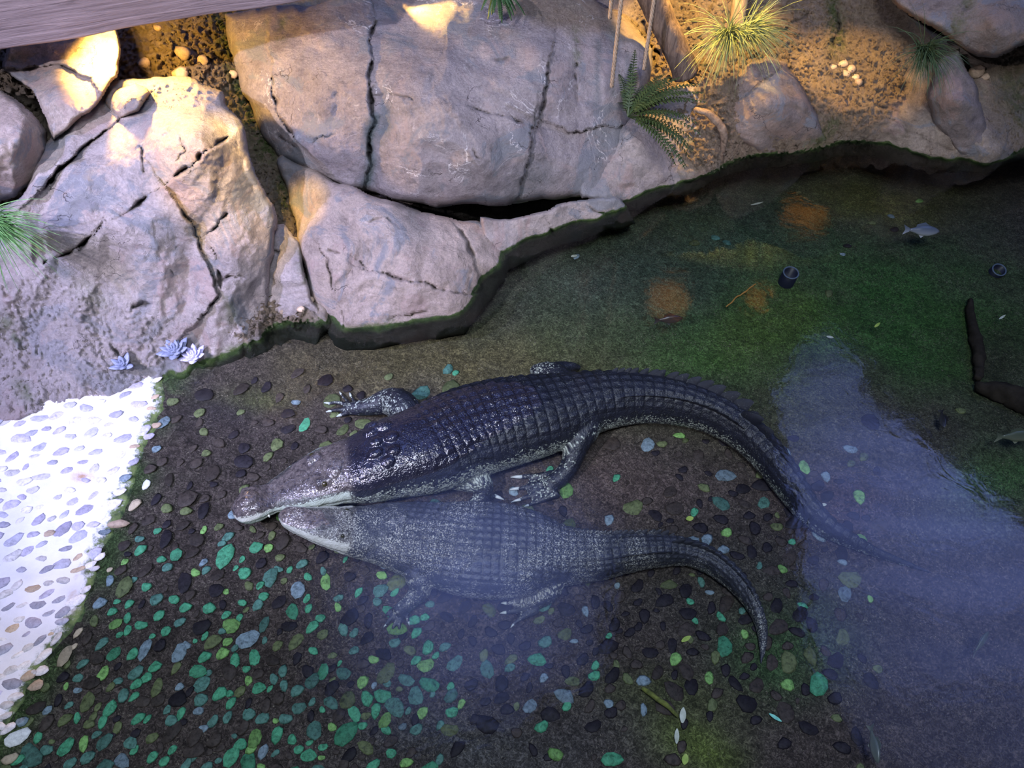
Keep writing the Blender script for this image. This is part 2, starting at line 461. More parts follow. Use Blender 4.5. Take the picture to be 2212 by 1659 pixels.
# water
t = NT('pool_water'); p = t.pos()
nb = t.bump(t.noise(p, 5.5, 3, 0.5, 0.6), 0.10, 0.02)
nb = t.bump(t.noise(p, 26, 2, 0.5), 0.04, 0.004, nb)
tr = t.n('BsdfTransparent'); tr.inputs[0].default_value = (0.89, 0.94, 0.93, 1)
gl = t.n('BsdfGlossy'); gl.inputs['Roughness'].default_value = 0.07; t.l(nb, gl.inputs['Normal'])
fr = t.n('Fresnel'); fr.inputs['IOR'].default_value = 1.33; t.l(nb, fr.inputs['Normal'])
mx = t.n('MixShader'); t.l(t.math('MULTIPLY', fr.outputs[0], 2.0), mx.inputs[0]); t.l(tr.outputs[0], mx.inputs[1]); t.l(gl.outputs[0], mx.inputs[2])
t.l(mx.outputs[0], t.out.inputs[0]); M['water'] = t.m
wv = [(-4.6, -0.6, 0), (6.5, -0.6, 0), (6.5, 6.3, 0), (-4.6, 6.3, 0)]
water = link('pool_water', make_mesh('pool_water', wv, [(0, 1, 2, 3)]), M['water'])
tag(water, 'clear still pool water mirroring a pale blue canopy', 'water', kind='stuff')

# ------------------------------------------------------------------ the hall around: ceiling, back wall, lit canopies, added glow panels
def refl(px, py, zc):
    P = at_z(px, py, 0.0); d = ray(px, py)
    return P + d * np.array([1, 1, -1]) * (zc / -d[..., 2])[..., None]

M['hall'] = plain('dark_plaster', (0.05, 0.05, 0.06), 0.9, 0.1, 3)
def slab(name, x0, x1, y0, y1, z0, z1):
    v = [(x, y, z) for z in (z0, z1) for y in (y0, y1) for x in (x0, x1)]
    f = [(0, 2, 3, 1), (4, 5, 7, 6), (0, 1, 5, 4), (2, 6, 7, 3), (0, 4, 6, 2), (1, 3, 7, 5)]
    return tag(link(name, make_mesh(name, v, f, False), M['hall']), kind='structure')
slab('ceiling', -9, 13, -6, 14, 7.6, 7.8)
slab('wall_back', -9, 13, 13.8, 14, -1, 7.6)
slab('wall_left', -9.2, -9, -6, 14, -1, 7.6)
slab('wall_right', 13, 13.2, -6, 14, -1, 7.6)

def canopy(name, px_poly, zc, strength, color, label, centre, radius, streak):  # unseen glowing sheet, outline traced back from its reflection on the pool
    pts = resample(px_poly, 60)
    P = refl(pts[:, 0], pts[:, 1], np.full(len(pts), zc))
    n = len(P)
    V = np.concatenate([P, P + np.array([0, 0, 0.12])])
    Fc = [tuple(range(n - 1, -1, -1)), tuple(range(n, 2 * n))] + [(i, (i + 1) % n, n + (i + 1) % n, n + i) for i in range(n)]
    t = NT(name + '_glow'); p = t.pos()
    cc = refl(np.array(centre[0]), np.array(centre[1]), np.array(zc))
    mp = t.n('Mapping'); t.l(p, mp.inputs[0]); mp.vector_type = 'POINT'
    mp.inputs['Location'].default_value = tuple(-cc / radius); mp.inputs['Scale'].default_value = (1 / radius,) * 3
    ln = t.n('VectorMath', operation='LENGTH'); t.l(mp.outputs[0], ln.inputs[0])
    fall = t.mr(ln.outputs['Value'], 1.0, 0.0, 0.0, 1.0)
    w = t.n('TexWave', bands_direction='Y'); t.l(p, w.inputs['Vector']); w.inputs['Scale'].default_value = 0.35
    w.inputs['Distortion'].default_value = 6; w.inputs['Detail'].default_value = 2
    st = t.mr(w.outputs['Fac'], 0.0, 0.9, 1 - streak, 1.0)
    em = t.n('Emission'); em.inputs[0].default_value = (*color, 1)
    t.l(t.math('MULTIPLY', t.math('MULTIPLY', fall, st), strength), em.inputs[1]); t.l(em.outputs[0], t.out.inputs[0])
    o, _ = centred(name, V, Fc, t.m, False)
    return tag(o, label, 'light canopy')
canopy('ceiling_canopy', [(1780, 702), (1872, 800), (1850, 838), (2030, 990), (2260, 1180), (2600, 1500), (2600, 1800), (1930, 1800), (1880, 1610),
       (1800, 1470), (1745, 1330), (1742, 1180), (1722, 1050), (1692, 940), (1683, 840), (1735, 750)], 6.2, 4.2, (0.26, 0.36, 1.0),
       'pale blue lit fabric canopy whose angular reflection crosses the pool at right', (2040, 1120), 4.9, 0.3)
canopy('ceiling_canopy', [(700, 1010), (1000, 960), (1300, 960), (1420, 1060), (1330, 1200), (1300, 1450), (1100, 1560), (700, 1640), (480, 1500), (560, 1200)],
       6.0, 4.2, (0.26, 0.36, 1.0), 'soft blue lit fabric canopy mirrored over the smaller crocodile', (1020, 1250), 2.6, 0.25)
for poly_, cc_, rad_, st_, lab_ in (([(1415, 590), (1480, 585), (1490, 660), (1462, 705), (1400, 690), (1398, 640)], (1445, 645), 0.55, 1.5, 'added amber glow panel mirrored as the largest orange patch on the pool'),
                         ([(1690, 430), (1790, 430), (1790, 500), (1690, 500)], (1738, 462), 0.55, 1.2, 'added amber glow panel mirrored as the orange patch nearest the far bank'),
                         ([(1615, 605), (1660, 605), (1660, 690), (1615, 690)], (1638, 645), 0.34, 1.4, 'small added amber glow panel mirrored beside the upright drain pipe')):
    canopy('added_glow_panel', poly_, 3.4, st_, (1.0, 0.36, 0.04), lab_, cc_, rad_, 0.1)  # unseen glowing shapes added above the pool for its orange reflections

# ------------------------------------------------------------------ rocks
def tps(ctrl, X, Y):
    P = np.array([(c[0], c[1]) for c in ctrl], float) / 400.0
    v = np.array([c[2] for c in ctrl], float)
    n = len(P)
    def k(r2): return 0.5 * r2 * np.log(r2 + 1e-9)
    r2 = ((P[:, None] - P[None]) ** 2).sum(-1)
    A = np.zeros((n + 3, n + 3)); A[:n, :n] = k(r2) + 0.002 * np.eye(n)
    A[:n, n] = 1; A[:n, n + 1:] = P; A[n, :n] = 1; A[n + 1:, :n] = P.T
    s = np.linalg.solve(A, np.concatenate([v, np.zeros(3)]))
    x = X / 400.0; y = Y / 400.0
    r = s[n] + s[n + 1] * x + s[n + 2] * y
    for i in range(n): r = r + s[i] * k((x - P[i, 0]) ** 2 + (y - P[i, 1]) ** 2)
    return r

def cy(px, py, z):   # control point given by its height
    return (px, py, float(at_z(px, py, z)[1]))

def facets(X, Y, size, seed):
    """continuous creased planes: random heights on a rotated triangle lattice"""
    g = np.random.default_rng(seed); an = g.random() * 3
    u = (X * math.cos(an) + Y * math.sin(an)) / size + 300; v = (-X * math.sin(an) + Y * math.cos(an)) / (size * 0.8) + 300
    u = u + 0.45 * np.floor(v * 0 + 0) + 0.33 * noise3(np.stack([u, v, u * 0], -1), 0.9, seed + 1); v = v + 0.33 * noise3(np.stack([u, v, u * 0], -1), 0.9, seed + 2)
    iu, iv = np.floor(u).astype(np.int64), np.floor(v).astype(np.int64); fu, fv = u - iu, v - iv
    def hh(a, b): return _hash(a, b, a * 0 + 7, seed) * 2 - 1
    h00, h10, h01, h11 = hh(iu, iv), hh(iu + 1, iv), hh(iu, iv + 1), hh(iu + 1, iv + 1)
    low = h00 + fu * (h10 - h00) + fv * (h01 - h00)
    high = h11 + (1 - fu) * (h01 - h11) + (1 - fv) * (h10 - h11)
    return np.where(fu + fv < 1, low, high)

ROCKS = {}
def rock(name, label, cat, mat, poly, ctrl, step=4, edge=18, edge_m=0.155, facet=(90, 0.05), cracks=(), stains=(), moss=(), gravel=(),
         rough=0.012, grav_amp=0.02, skirt=0.5, seed=1, kind=None, group=None, ragged=5):
    poly = resample(poly, 12)
    nz = fbm(p2(poly[:, 0], poly[:, 1], 1 / 45.), 1, 3, seed), fbm(p2(poly[:, 0], poly[:, 1], 1 / 45.), 1, 3, seed + 50)
    poly = poly + np.stack(nz, -1) * ragged * 2
    x0, y0 = poly.min(0) - step * 2; x1, y1 = poly.max(0) + step * 2
    X, Y = np.meshgrid(np.arange(x0, x1, step), np.arange(y0, y1, step))
    d, _, qx, qy, _ = seg_dist(X, Y, poly, True)
    ins = inside(X, Y, poly)
    sd = np.where(ins, d, -d)
    snap = np.abs(sd) < step * 0.55
    X = np.where(snap, qx, X); Y = np.where(snap, qy, Y); sd = np.where(snap, 0, sd)
    ok = sd > -1e-6
    wx = X + 9 * fbm(p2(X, Y, 1 / 60.), 1, 3, seed + 2); wy = Y + 9 * fbm(p2(X, Y, 1 / 60.), 1, 3, seed + 3)
    D = tps(ctrl, X, Y)
    P0 = at_y(X, Y, D)
    fz = np.zeros(X.shape)
    if facet: fz = (facets(wx, wy, facet[0], seed + 5) + 0.40 * facets(wx, wy, facet[0] * 0.42, seed + 6) ) * facet[1] * 0.9
    gr = np.zeros(X.shape)
    for gp, amt, blur in gravel:
        gd, *_ = seg_dist(X, Y, gp, True); gs = np.where(inside(X, Y, gp), gd, -gd) + 25 * fbm(p2(X, Y, 1 / 50.), 1, 3, seed + 8)
        gr = np.maximum(gr, amt * sstep(-blur, blur, gs))
    q = np.stack([P0[..., 0], P0[..., 1], P0[..., 2]], -1)
    big = fbm(q, 2.2, 2, seed + 11) * 0.03
    ridg = (1 - np.abs(fbm(q, 5.0, 4, seed + 12)) * 2)
    # layered chips: quantised noise gives small ledges
    st = fbm(q, 3.4, 4, seed + 13) * 5; stp = (np.floor(st) + sstep(0.72, 1.0, st - np.floor(st))) / 5
    det = rough * (fbm(q, 24, 5, seed + 14, 0.75) * 1.0) + 0.10 * stp * (rough / 0.012) * 0.28
    gn = fbm(q, 34, 3, seed + 15); gcl = noise3(q, 60, seed + 16)
    det = det - gr * grav_amp * (np.abs(gn) * 1.8 + 0.7 * np.maximum(gcl, 0))
    off = fz * (1 - 0.7 * gr) + big + det
    crack = np.zeros(X.shape)
    kx = X + 7 * fbm(p2(X, Y, 1 / 22.), 1, 3, seed + 21); ky = Y + 7 * fbm(p2(X, Y, 1 / 22.), 1, 3, seed + 22)
    for item in cracks:
        pl, wid, dep = item[:3]; ledge = item[3] if len(item) > 3 else 0.0
        dd, sg, _, _, par = seg_dist(kx, ky, pl)
        tp = np.clip(np.minimum(par, 1 - par) * 6, 0.25, 1) * (0.75 + 0.5 * noise3(p2(X, Y, 1 / 18.), 1, seed + 23))
        tp = tp * (0.35 + 0.9 * sstep(-0.5, 0.5, noise3(p2(X, Y, 1 / 30.), 1, seed + 24)))
        g_ = np.exp(-(dd / (wid * 0.60 * tp + 0.35)) ** 2) * np.clip(tp * 1.3, 0.2, 1)
        off = off + dep * g_
        crack = np.maximum(crack, g_ * min(1.0, dep / 0.06))
        if ledge: off = off + ledge * (sg > 0) * np.exp(-dd / 55.0)
    stain = np.zeros(X.shape)
    for pl, wid, amt in stains:
        dd = seg_dist(wx, wy, pl)[0]; stain = np.maximum(stain, amt * np.exp(-(dd / wid) ** 2))
    mo = np.zeros(X.shape)
    for pl, wid, amt in moss:
        dd = seg_dist(wx, wy, pl)[0]; mo = np.maximum(mo, amt * np.exp(-(dd / wid) ** 2))
    # round the body off towards its outline
    u = np.clip(1 - sd / edge, 0, 1)
    off = off * (1 - 0.5 * u) + edge_m * (1 - np.sqrt(np.maximum(0, 1 - u ** 2)))
    Dn = D + off
    P = at_y(X, Y, Dn)
    n1, n2 = X.shape
    idx = np.arange(n1 * n2).reshape(n1, n2)
    q4 = np.stack([idx[:-1, :-1], idx[1:, :-1], idx[1:, 1:], idx[:-1, 1:]], -1).reshape(-1, 4)
    q4 = q4[ok.reshape(-1)[q4].all(1)]
    used = np.unique(q4); rm = np.full(n1 * n2, -1); rm[used] = np.arange(len(used))
    V = P.reshape(-1, 3)[used]; Q = rm[q4]
    # skirt that turns the shell into a body running back into the bank
    E = np.concatenate([Q[:, [0, 1]], Q[:, [1, 2]], Q[:, [2, 3]], Q[:, [3, 0]]])
    key = np.sort(E, 1); kk = key[:, 0].astype(np.int64) * len(V) + key[:, 1]
    _, inv, cnt = np.unique(kk, return_inverse=True, return_counts=True)
    B = E[cnt[inv] == 1]
    bv = np.unique(B); cen = V.mean(0)
    rd = V[bv] - np.array([0, 0, CAM_Z]); rd /= np.linalg.norm(rd, axis=1)[:, None]
    back = V[bv] + rd * skirt + (cen - V[bv]) * 0.12
    bm2 = np.full(len(V), -1); bm2[bv] = len(V) + np.arange(len(bv))
    SQ = np.stack([B[:, 1], B[:, 0], bm2[B[:, 0]], bm2[B[:, 1]]], 1)
    Vall = np.concatenate([V, back]); Qall = np.concatenate([Q, SQ])
    o, c0 = centred(name, Vall, Qall, mat)
    pad = np.zeros(len(bv))
    for nm, arr in (('gravel', gr), ('stain', stain), ('moss', mo), ('crack', crack)):
        mesh_attr(o.data, nm, np.concatenate([arr.reshape(-1)[used], pad]))
    tag(o, label, cat, group, kind)
    ROCKS[name + str(seed)] = (X, Y, Dn, ok)
    return o

def on_rock(key, px, py, lift=0.0):
    """surface point of a rock seen at a pixel"""
    X, Y, D, ok = ROCKS[key]
    e = (X - px) ** 2 + (Y - py) ** 2 + (~ok) * 1e9
    i = np.unravel_index(np.argmin(e), e.shape)
    return at_y(px, py, D[i] - lift)

w0 = 0.0
# the earth and gravel bank behind everything
bank = rock('earth_bank', 'sandy gravel and earth bank behind the boulders', None, M['earth'],
    [(-140, -230), (700, -230), (1300, -230), (1800, -230), (2760, -230), (2760, 345), (2450, 342), (2300, 345), (2190, 352), (2130, 378), (2050, 372), (1950, 355), (1870, 338),
     (1800, 340), (1720, 358), (1640, 366), (1560, 385), (1420, 430), (1250, 470), (1080, 520), (900, 600), (760, 690), (700, 728), (640, 735), (540, 780), (440, 830), (300, 850), (-140, 850)],
    [(-100, 100, 4.2), (0, 100, 4.3), (250, 150, 4.45), (-100, 500, 3.9), (200, 500, 3.9), (200, 800, 3.3), (450, 150, 4.75), (450, 40, 5.1), (500, 300, 4.55), (560, 400, 4.2), (620, 480, 4.08), (640, 600, 3.72),
     cy(620, 688, 0), cy(690, 684, 0), cy(570, 728, 0), cy(640, 735, -.2), cy(500, 800, -.2), (900, 100, 5.8), (900, 400, 5.0), (1150, 470, 4.9), (900, 600, 4.3), (1300, 300, 5.4),
     (1400, 50, 5.95), (1450, 110, 5.65), (1600, 0, 6.15), (1600, 100, 5.75), (1800, 0, 6.15), (1800, 150, 5.65), (2000, 200, 5.5), (2200, 200, 5.55), (2000, 0, 6.3), (2212, 0, 6.3), (2400, 0, 6.3),
     (1000, -150, 6.8), (1600, -150, 6.9), (2300, -150, 6.9), (0, -150, 5.2), (2700, 0, 6.4), (2700, 200, 5.8), cy(2700, 302, 0), cy(2700, 342, -.25), (2700, -200, 7.1), (1300, -230, 7.2),
     cy(1640, 333, 0), cy(1720, 328, 0), cy(1800, 310, 0), cy(1870, 305, 0), cy(1950, 319, 0), cy(2050, 337, 0), cy(2130, 345, 0), cy(2212, 314, 0), cy(2320, 302, 0), cy(1560, 354, 0), cy(1480, 384, 0), cy(1380, 424, 0),
     cy(1640, 366, -.25), cy(1870, 338, -.25), cy(2130, 380, -.25), cy(2320, 340, -.25), cy(1420, 432, -.2)],
    step=3.5, edge=12, edge_m=0.062, facet=(62, 0.075), seed=1, kind='structure', rough=0.018,
    cracks=[([(1690, 330), (1640, 318), (1590, 305)], 4, .06), ([(1880, 210), (1900, 232), (1960, 240)], 4, .05), ([(1860, 170), (1870, 200), (1900, 225)], 4, .05),
            ([(1980, 20), (2010, 60), (2050, 90), (2120, 105)], 10, .12), ([(1385, 30), (1400, 90), (1450, 150)], 8, .08), ([(1620, 90), (1700, 60), (1760, 20)], 5, .05), ([(1800, 0), (1812, 60), (1800, 110)], 8, .08),
            ([(1900, 245), (1960, 280), (2010, 300)], 5, .06), ([(1920, 285), (1990, 300), (2080, 330)], 4, .05)],
    moss=[([(480, 40), (520, 200), (575, 330)], 26, 1.0), ([(1800, 0), (1810, 110)], 18, .9), ([(600, 380), (620, 450)], 14, .9), ([(1760, 310), (1800, 270)], 18, .7), ([(2190, 170), (2212, 250)], 30, .6), ([(640, 540), (650, 620)], 20, .4)],
    gravel=[([(-140, -160), (560, -160), (640, 300), (670, 700), (560, 730), (200, 700), (-140, 600)], 1.0, 30), ([(1350, -160), (1900, -160), (1990, 60), (1950, 200), (1880, 330), (1560, 390), (1380, 300)], 1.0, 30),
            ([(2100, 100), (2212, 60), (2400, 60), (2400, 340), (2160, 340)], .6, 30)], grav_amp=0.055, skirt=0.3)
bank['kind'] = 'structure'

LEDGE = 0.05
rock('boulder', 'huge rounded grey boulder overhanging the water, split by a vertical crack', 'boulder', M['rock_grey'],
    [(486, 34), (500, 110), (528, 200), (566, 300), (604, 346), (655, 366), (720, 402), (790, 410), (860, 437), (940, 449), (1020, 446), (1100, 445), (1190, 434), (1262, 424), (1320, 424), (1352, 400),
     (1350, 340), (1350, 285), (1385, 240), (1408, 170), (1406, 110), (1378, 66), (1330, 24), (1250, -25), (1040, -70), (870, -70), (780, -30), (700, 2), (600, 14)],
    [(500, 60, 4.85), (520, 150, 4.65), (570, 280, 4.45), (620, 345, 4.3), (700, 60, 4.75), (700, 200, 4.3), (700, 330, 4.15), (790, 405, 4.15), (900, 60, 4.95), (900, 150, 4.4), (900, 250, 4.15), (900, 350, 4.05), (940, 445, 4.12),
     (1000, 0, 5.3), (1100, 120, 4.75), (1190, 125, 4.75), (1100, 300, 4.2), (1060, 380, 4.1), (1100, 440, 4.25), (1200, 250, 4.55), (1200, 350, 4.35), (1190, 432, 4.33), (1290, 420, 4.5), (1300, 90, 5.25), (1300, 200, 4.85), (1300, 300, 4.65), (1345, 380, 4.65),
     (1400, 150, 5.2), (1375, 240, 5.05), (1250, -20, 5.8), (900, -60, 5.7), (650, 10, 5.1)],
    step=3, edge=21, edge_m=0.198, facet=(120, 0.06), seed=2, rough=0.009,
    cracks=[([(800, 0), (812, 45), (798, 90), (808, 130), (795, 165), (800, 215), (806, 260), (797, 300), (800, 345), (788, 400)], 6, .12, .05), ([(806, 125), (794, 160), (800, 195), (812, 170)], 3, .05),
            ([(690, 222), (715, 212), (733, 196)], 3, .035), ([(676, 312), (696, 292), (730, 292)], 2.5, .035), ([(972, 60), (962, 100), (940, 150), (930, 200)], 5, .03),
            ([(585, 130), (592, 215), (612, 270), (648, 310)], 8, .07, -.05), ([(595, 295), (625, 306), (640, 318)], 5, .07), ([(800, 205), (860, 205), (900, 220)], 3, .03), ([(1010, 230), (1060, 245), (1110, 255), (1150, 275), (1172, 278)], 4, .05, .03),
            ([(1190, 120), (1180, 190), (1165, 250)], 7, .05, .07), ([(1240, 110), (1248, 180), (1243, 250)], 4, .06), ([(1206, 272), (1225, 280), (1250, 287), (1280, 278), (1305, 270), (1345, 275)], 4, .09, -.06),
            ([(1020, 320), (1035, 345), (1072, 350)], 3, .035), ([(1060, 125), (1085, 130), (1102, 124)], 3, .03), ([(1150, 275), (1140, 340), (1120, 420)], 5, .05, .05), ([(1345, 280), (1340, 330), (1345, 370)], 4, .05)],
    stains=[([(792, 400), (802, 330), (808, 250)], 14, .85), ([(830, 240), (835, 280), (820, 310)], 16, .5), ([(1110, 430), (1160, 380)], 40, .35), ([(1330, 60), (1325, 200)], 12, .5), ([(1290, 90), (1290, 230)], 8, .45), ([(1360, 120), (1350, 230)], 8, .4)],
    moss=[([(612, 40), (606, 90)], 9, .6), ([(1243, 60), (1242, 140)], 8, .6), ([(1110, 440), (1280, 424)], 8, .7)],
    gravel=[([(1080, -80), (1420, -80), (1420, 90), (1330, 80), (1200, 70), (1060, 20)], .9, 20)])

rock('boulder', 'pale lower boulder below the huge grey one, its foot in the water', 'boulder', M['rock_pink'],
    [(598, 340), (622, 430), (648, 540), (674, 640), (690, 680), (704, 700), (722, 745), (745, 768), (860, 745), (1000, 725), (1055, 660), (1092, 612), (1100, 560), (1086, 520), (1074, 495), (1062, 486), (960, 468), (870, 448), (800, 420), (720, 388), (640, 346), (610, 330)],
    [cy(735, 716, 0), cy(850, 693, 0), cy(950, 680, 0), cy(990, 672, 0), cy(1025, 632, 0), cy(1045, 603, 0), cy(1078, 577, 0), cy(1084, 547, 0), cy(745, 766, -.25), cy(1000, 724, -.25), cy(1090, 612, -.2), cy(860, 745, -.25),
     (610, 360, 4.2), (700, 400, 3.98), (850, 450, 3.86), (950, 480, 3.9), (1050, 490, 4.02), (800, 550, 3.52), (700, 600, 3.42), (900, 600, 3.43), (1000, 560, 3.66), (650, 500, 3.78), (620, 420, 4.1), (800, 655, 3.34), (690, 680, 3.42), (760, 480, 3.72), (900, 420, 4.3), (700, 340, 4.3)],
    step=3, edge=13, edge_m=0.099, facet=(90, 0.05), seed=3, rough=0.011,
    cracks=[([(800, 585), (860, 600), (920, 612), (980, 635), (1016, 636)], 4, .06, .03), ([(688, 530), (705, 560), (715, 610), (722, 640)], 5, .06, -.03), ([(690, 535), (760, 555), (800, 582)], 3, .035), ([(790, 480), (830, 470), (860, 490)], 4, .03),
            ([(985, 490), (1010, 520), (1020, 560), (1030, 600)], 5, .05, .03), ([(830, 690), (880, 680), (930, 676)], 3, .05), ([(735, 660), (745, 690), (742, 710)], 3, .03)],
    moss=[([(735, 716), (850, 696)], 9, .9)], stains=[([(880, 440), (900, 500)], 30, .3)])

rock('low_rock', 'low pale cracked rock in the gap between the two lower boulders', 'rock', M['rock_pale'],
    [(572, 560), (590, 492), (615, 484), (640, 520), (656, 590), (676, 650), (692, 684), (704, 715), (690, 750), (640, 752), (572, 770), (560, 700)],
    [(585, 500, 3.72), (620, 500, 3.72), (620, 600, 3.44), (660, 620, 3.42), (575, 650, 3.42), (630, 660, 3.35), cy(690, 686, 0), cy(640, 690, 0), cy(590, 708, 0), cy(640, 752, -.2), cy(572, 770, -.2), cy(700, 740, -.2)],
    step=3, edge=8, edge_m=0.06, facet=(50, 0.03), seed=14, rough=0.013, moss=[([(575, 712), (690, 690)], 9, 1.0), ([(645, 540), (655, 600)], 14, .5)], gravel=[([(600, 480), (640, 520), (650, 570), (610, 560)], .5, 12)], cracks=[([(590, 540), (600, 545), (612, 540)], 3, .04)])

rock('rock_ledge', 'low pale rock shelf at the waterline under the huge boulder', 'rock', M['rock_pale'],
    [(1040, 470), (1100, 470), (1180, 455), (1240, 436), (1290, 424), (1345, 427), (1362, 445), (1372, 478), (1290, 508), (1180, 545), (1090, 585), (1050, 560)],
    [cy(1085, 547, 0), cy(1180, 506, 0), cy(1290, 473, 0), cy(1352, 452, 0), cy(1090, 585, -.2), cy(1180, 545, -.2), cy(1370, 478, -.15), cy(1060, 490, .18), cy(1120, 480, .17), cy(1180, 466, .15), cy(1290, 432, .12), cy(1345, 430, .1), cy(1290, 508, -.2)],
    step=3, edge=8, edge_m=0.087, facet=(60, 0.03), seed=4, cracks=[([(1175, 470), (1190, 490), (1200, 505)], 4, .05), ([(1262, 440), (1290, 458), (1320, 462)], 4, .05)])

rock('rock_bank', 'rough gravelly rock bank under the fern and the hanging root', 'rock', M['rock_pale'],
    [(1255, 424), (1262, 300), (1345, 262), (1400, 232), (1440, 196), (1480, 168), (1530, 195), (1562, 260), (1574, 330), (1572, 372), (1500, 410), (1440, 432), (1370, 452), (1330, 440)],
    [cy(1262, 425, .14), cy(1357, 432, 0), cy(1410, 408, 0), cy(1455, 399, 0), cy(1480, 381, 0), cy(1520, 363, 0), cy(1560, 354, 0), cy(1370, 452, -.15), cy(1440, 432, -.15), cy(1572, 374, -.15), (1345, 275, 4.85), (1450, 250, 5.05), (1480, 180, 5.35), (1540, 260, 5.12), (1400, 350, 4.72), (1300, 360, 4.64), (1480, 330, 4.9), (1290, 300, 4.95)],
    step=3, edge=11, edge_m=0.087, facet=(55, 0.04), seed=5, rough=0.014, gravel=[([(1360, 240), (1480, 150), (1590, 260), (1590, 390), (1480, 400), (1400, 330)], .8, 25)],
    cracks=[([(1470, 260), (1455, 330), (1440, 380)], 4, .05)], moss=[([(1490, 310), (1500, 340)], 20, .5)])

rock('boulder', 'smooth brownish boulder half lit orange beside the grass tufts', 'boulder', M['rock_brown'],
    [(1556, 232), (1575, 180), (1610, 142), (1655, 122), (1700, 134), (1738, 200), (1775, 275), (1792, 300), (1750, 322), (1722, 352), (1660, 348), (1600, 312), (1570, 275)],
    [(1575, 220, 5.2), (1650, 135, 5.4), (1660, 220, 4.98), (1720, 200, 5.15), (1640, 280, 4.98), (1780, 295, 5.12), (1720, 290, 5.0), cy(1700, 332, .0), cy(1660, 330, .02), cy(1745, 322, 0.02), cy(1700, 352, -.1), (1600, 300, 5.05)],
    step=3, edge=14, edge_m=0.124, facet=(80, 0.05), seed=6, rough=0.01, moss=[([(1720, 320), (1780, 295)], 10, .8)], cracks=[([(1600, 215), (1640, 180), (1680, 150)], 4, .03, .04)])
rock('boulder', 'tall dark boulder standing in the water below the hanging grass', 'boulder', M['rock_dark'],
    [(2030, 120), (2068, 104), (2098, 170), (2130, 250), (2150, 300), (2158, 335), (2150, 362), (2105, 366), (2060, 332), (2015, 255), (2000, 205), (2012, 155)],
    [(2060, 115, 5.35), (2080, 230, 4.95), (2040, 200, 5.1), (2130, 260, 5.05), cy(2120, 344, 0), cy(2150, 338, 0), cy(2070, 338, .02), (2110, 300, 4.95), (2020, 240, 5.15), cy(2110, 366, -.15)],
    step=3, edge=13, edge_m=0.136, facet=(50, 0.04), seed=7, rough=0.012)
rock('boulder', 'big pinkish-brown boulder overhanging the bank at the top right', 'boulder', M['rock_brown'],
    [(1890, -60), (1930, 8), (1985, 44), (2022, 66), (2060, 92), (2110, 124), (2150, 124), (2212, 100), (2330, 90), (2440, 96), (2520, 40), (2500, -80), (2330, -130), (2100, -110)],
    [(1900, -40, 5.8), (1960, 10, 5.6), (2020, 50, 5.4), (2110, 110, 5.3), (2150, 60, 5.2), (2212, 80, 5.2), (2300, 60, 5.25), (2450, 60, 5.4), (2450, -60, 5.8), (2212, -60, 5.7), (2050, -60, 5.75)],
    step=4, edge=14, edge_m=0.155, facet=(110, 0.05), seed=8, rough=0.01, cracks=[([(2100, 60), (2070, 80), (2050, 40), (2120, -10)], 4, .03)], moss=[([(2060, 60), (2100, -20)], 20, .5)])

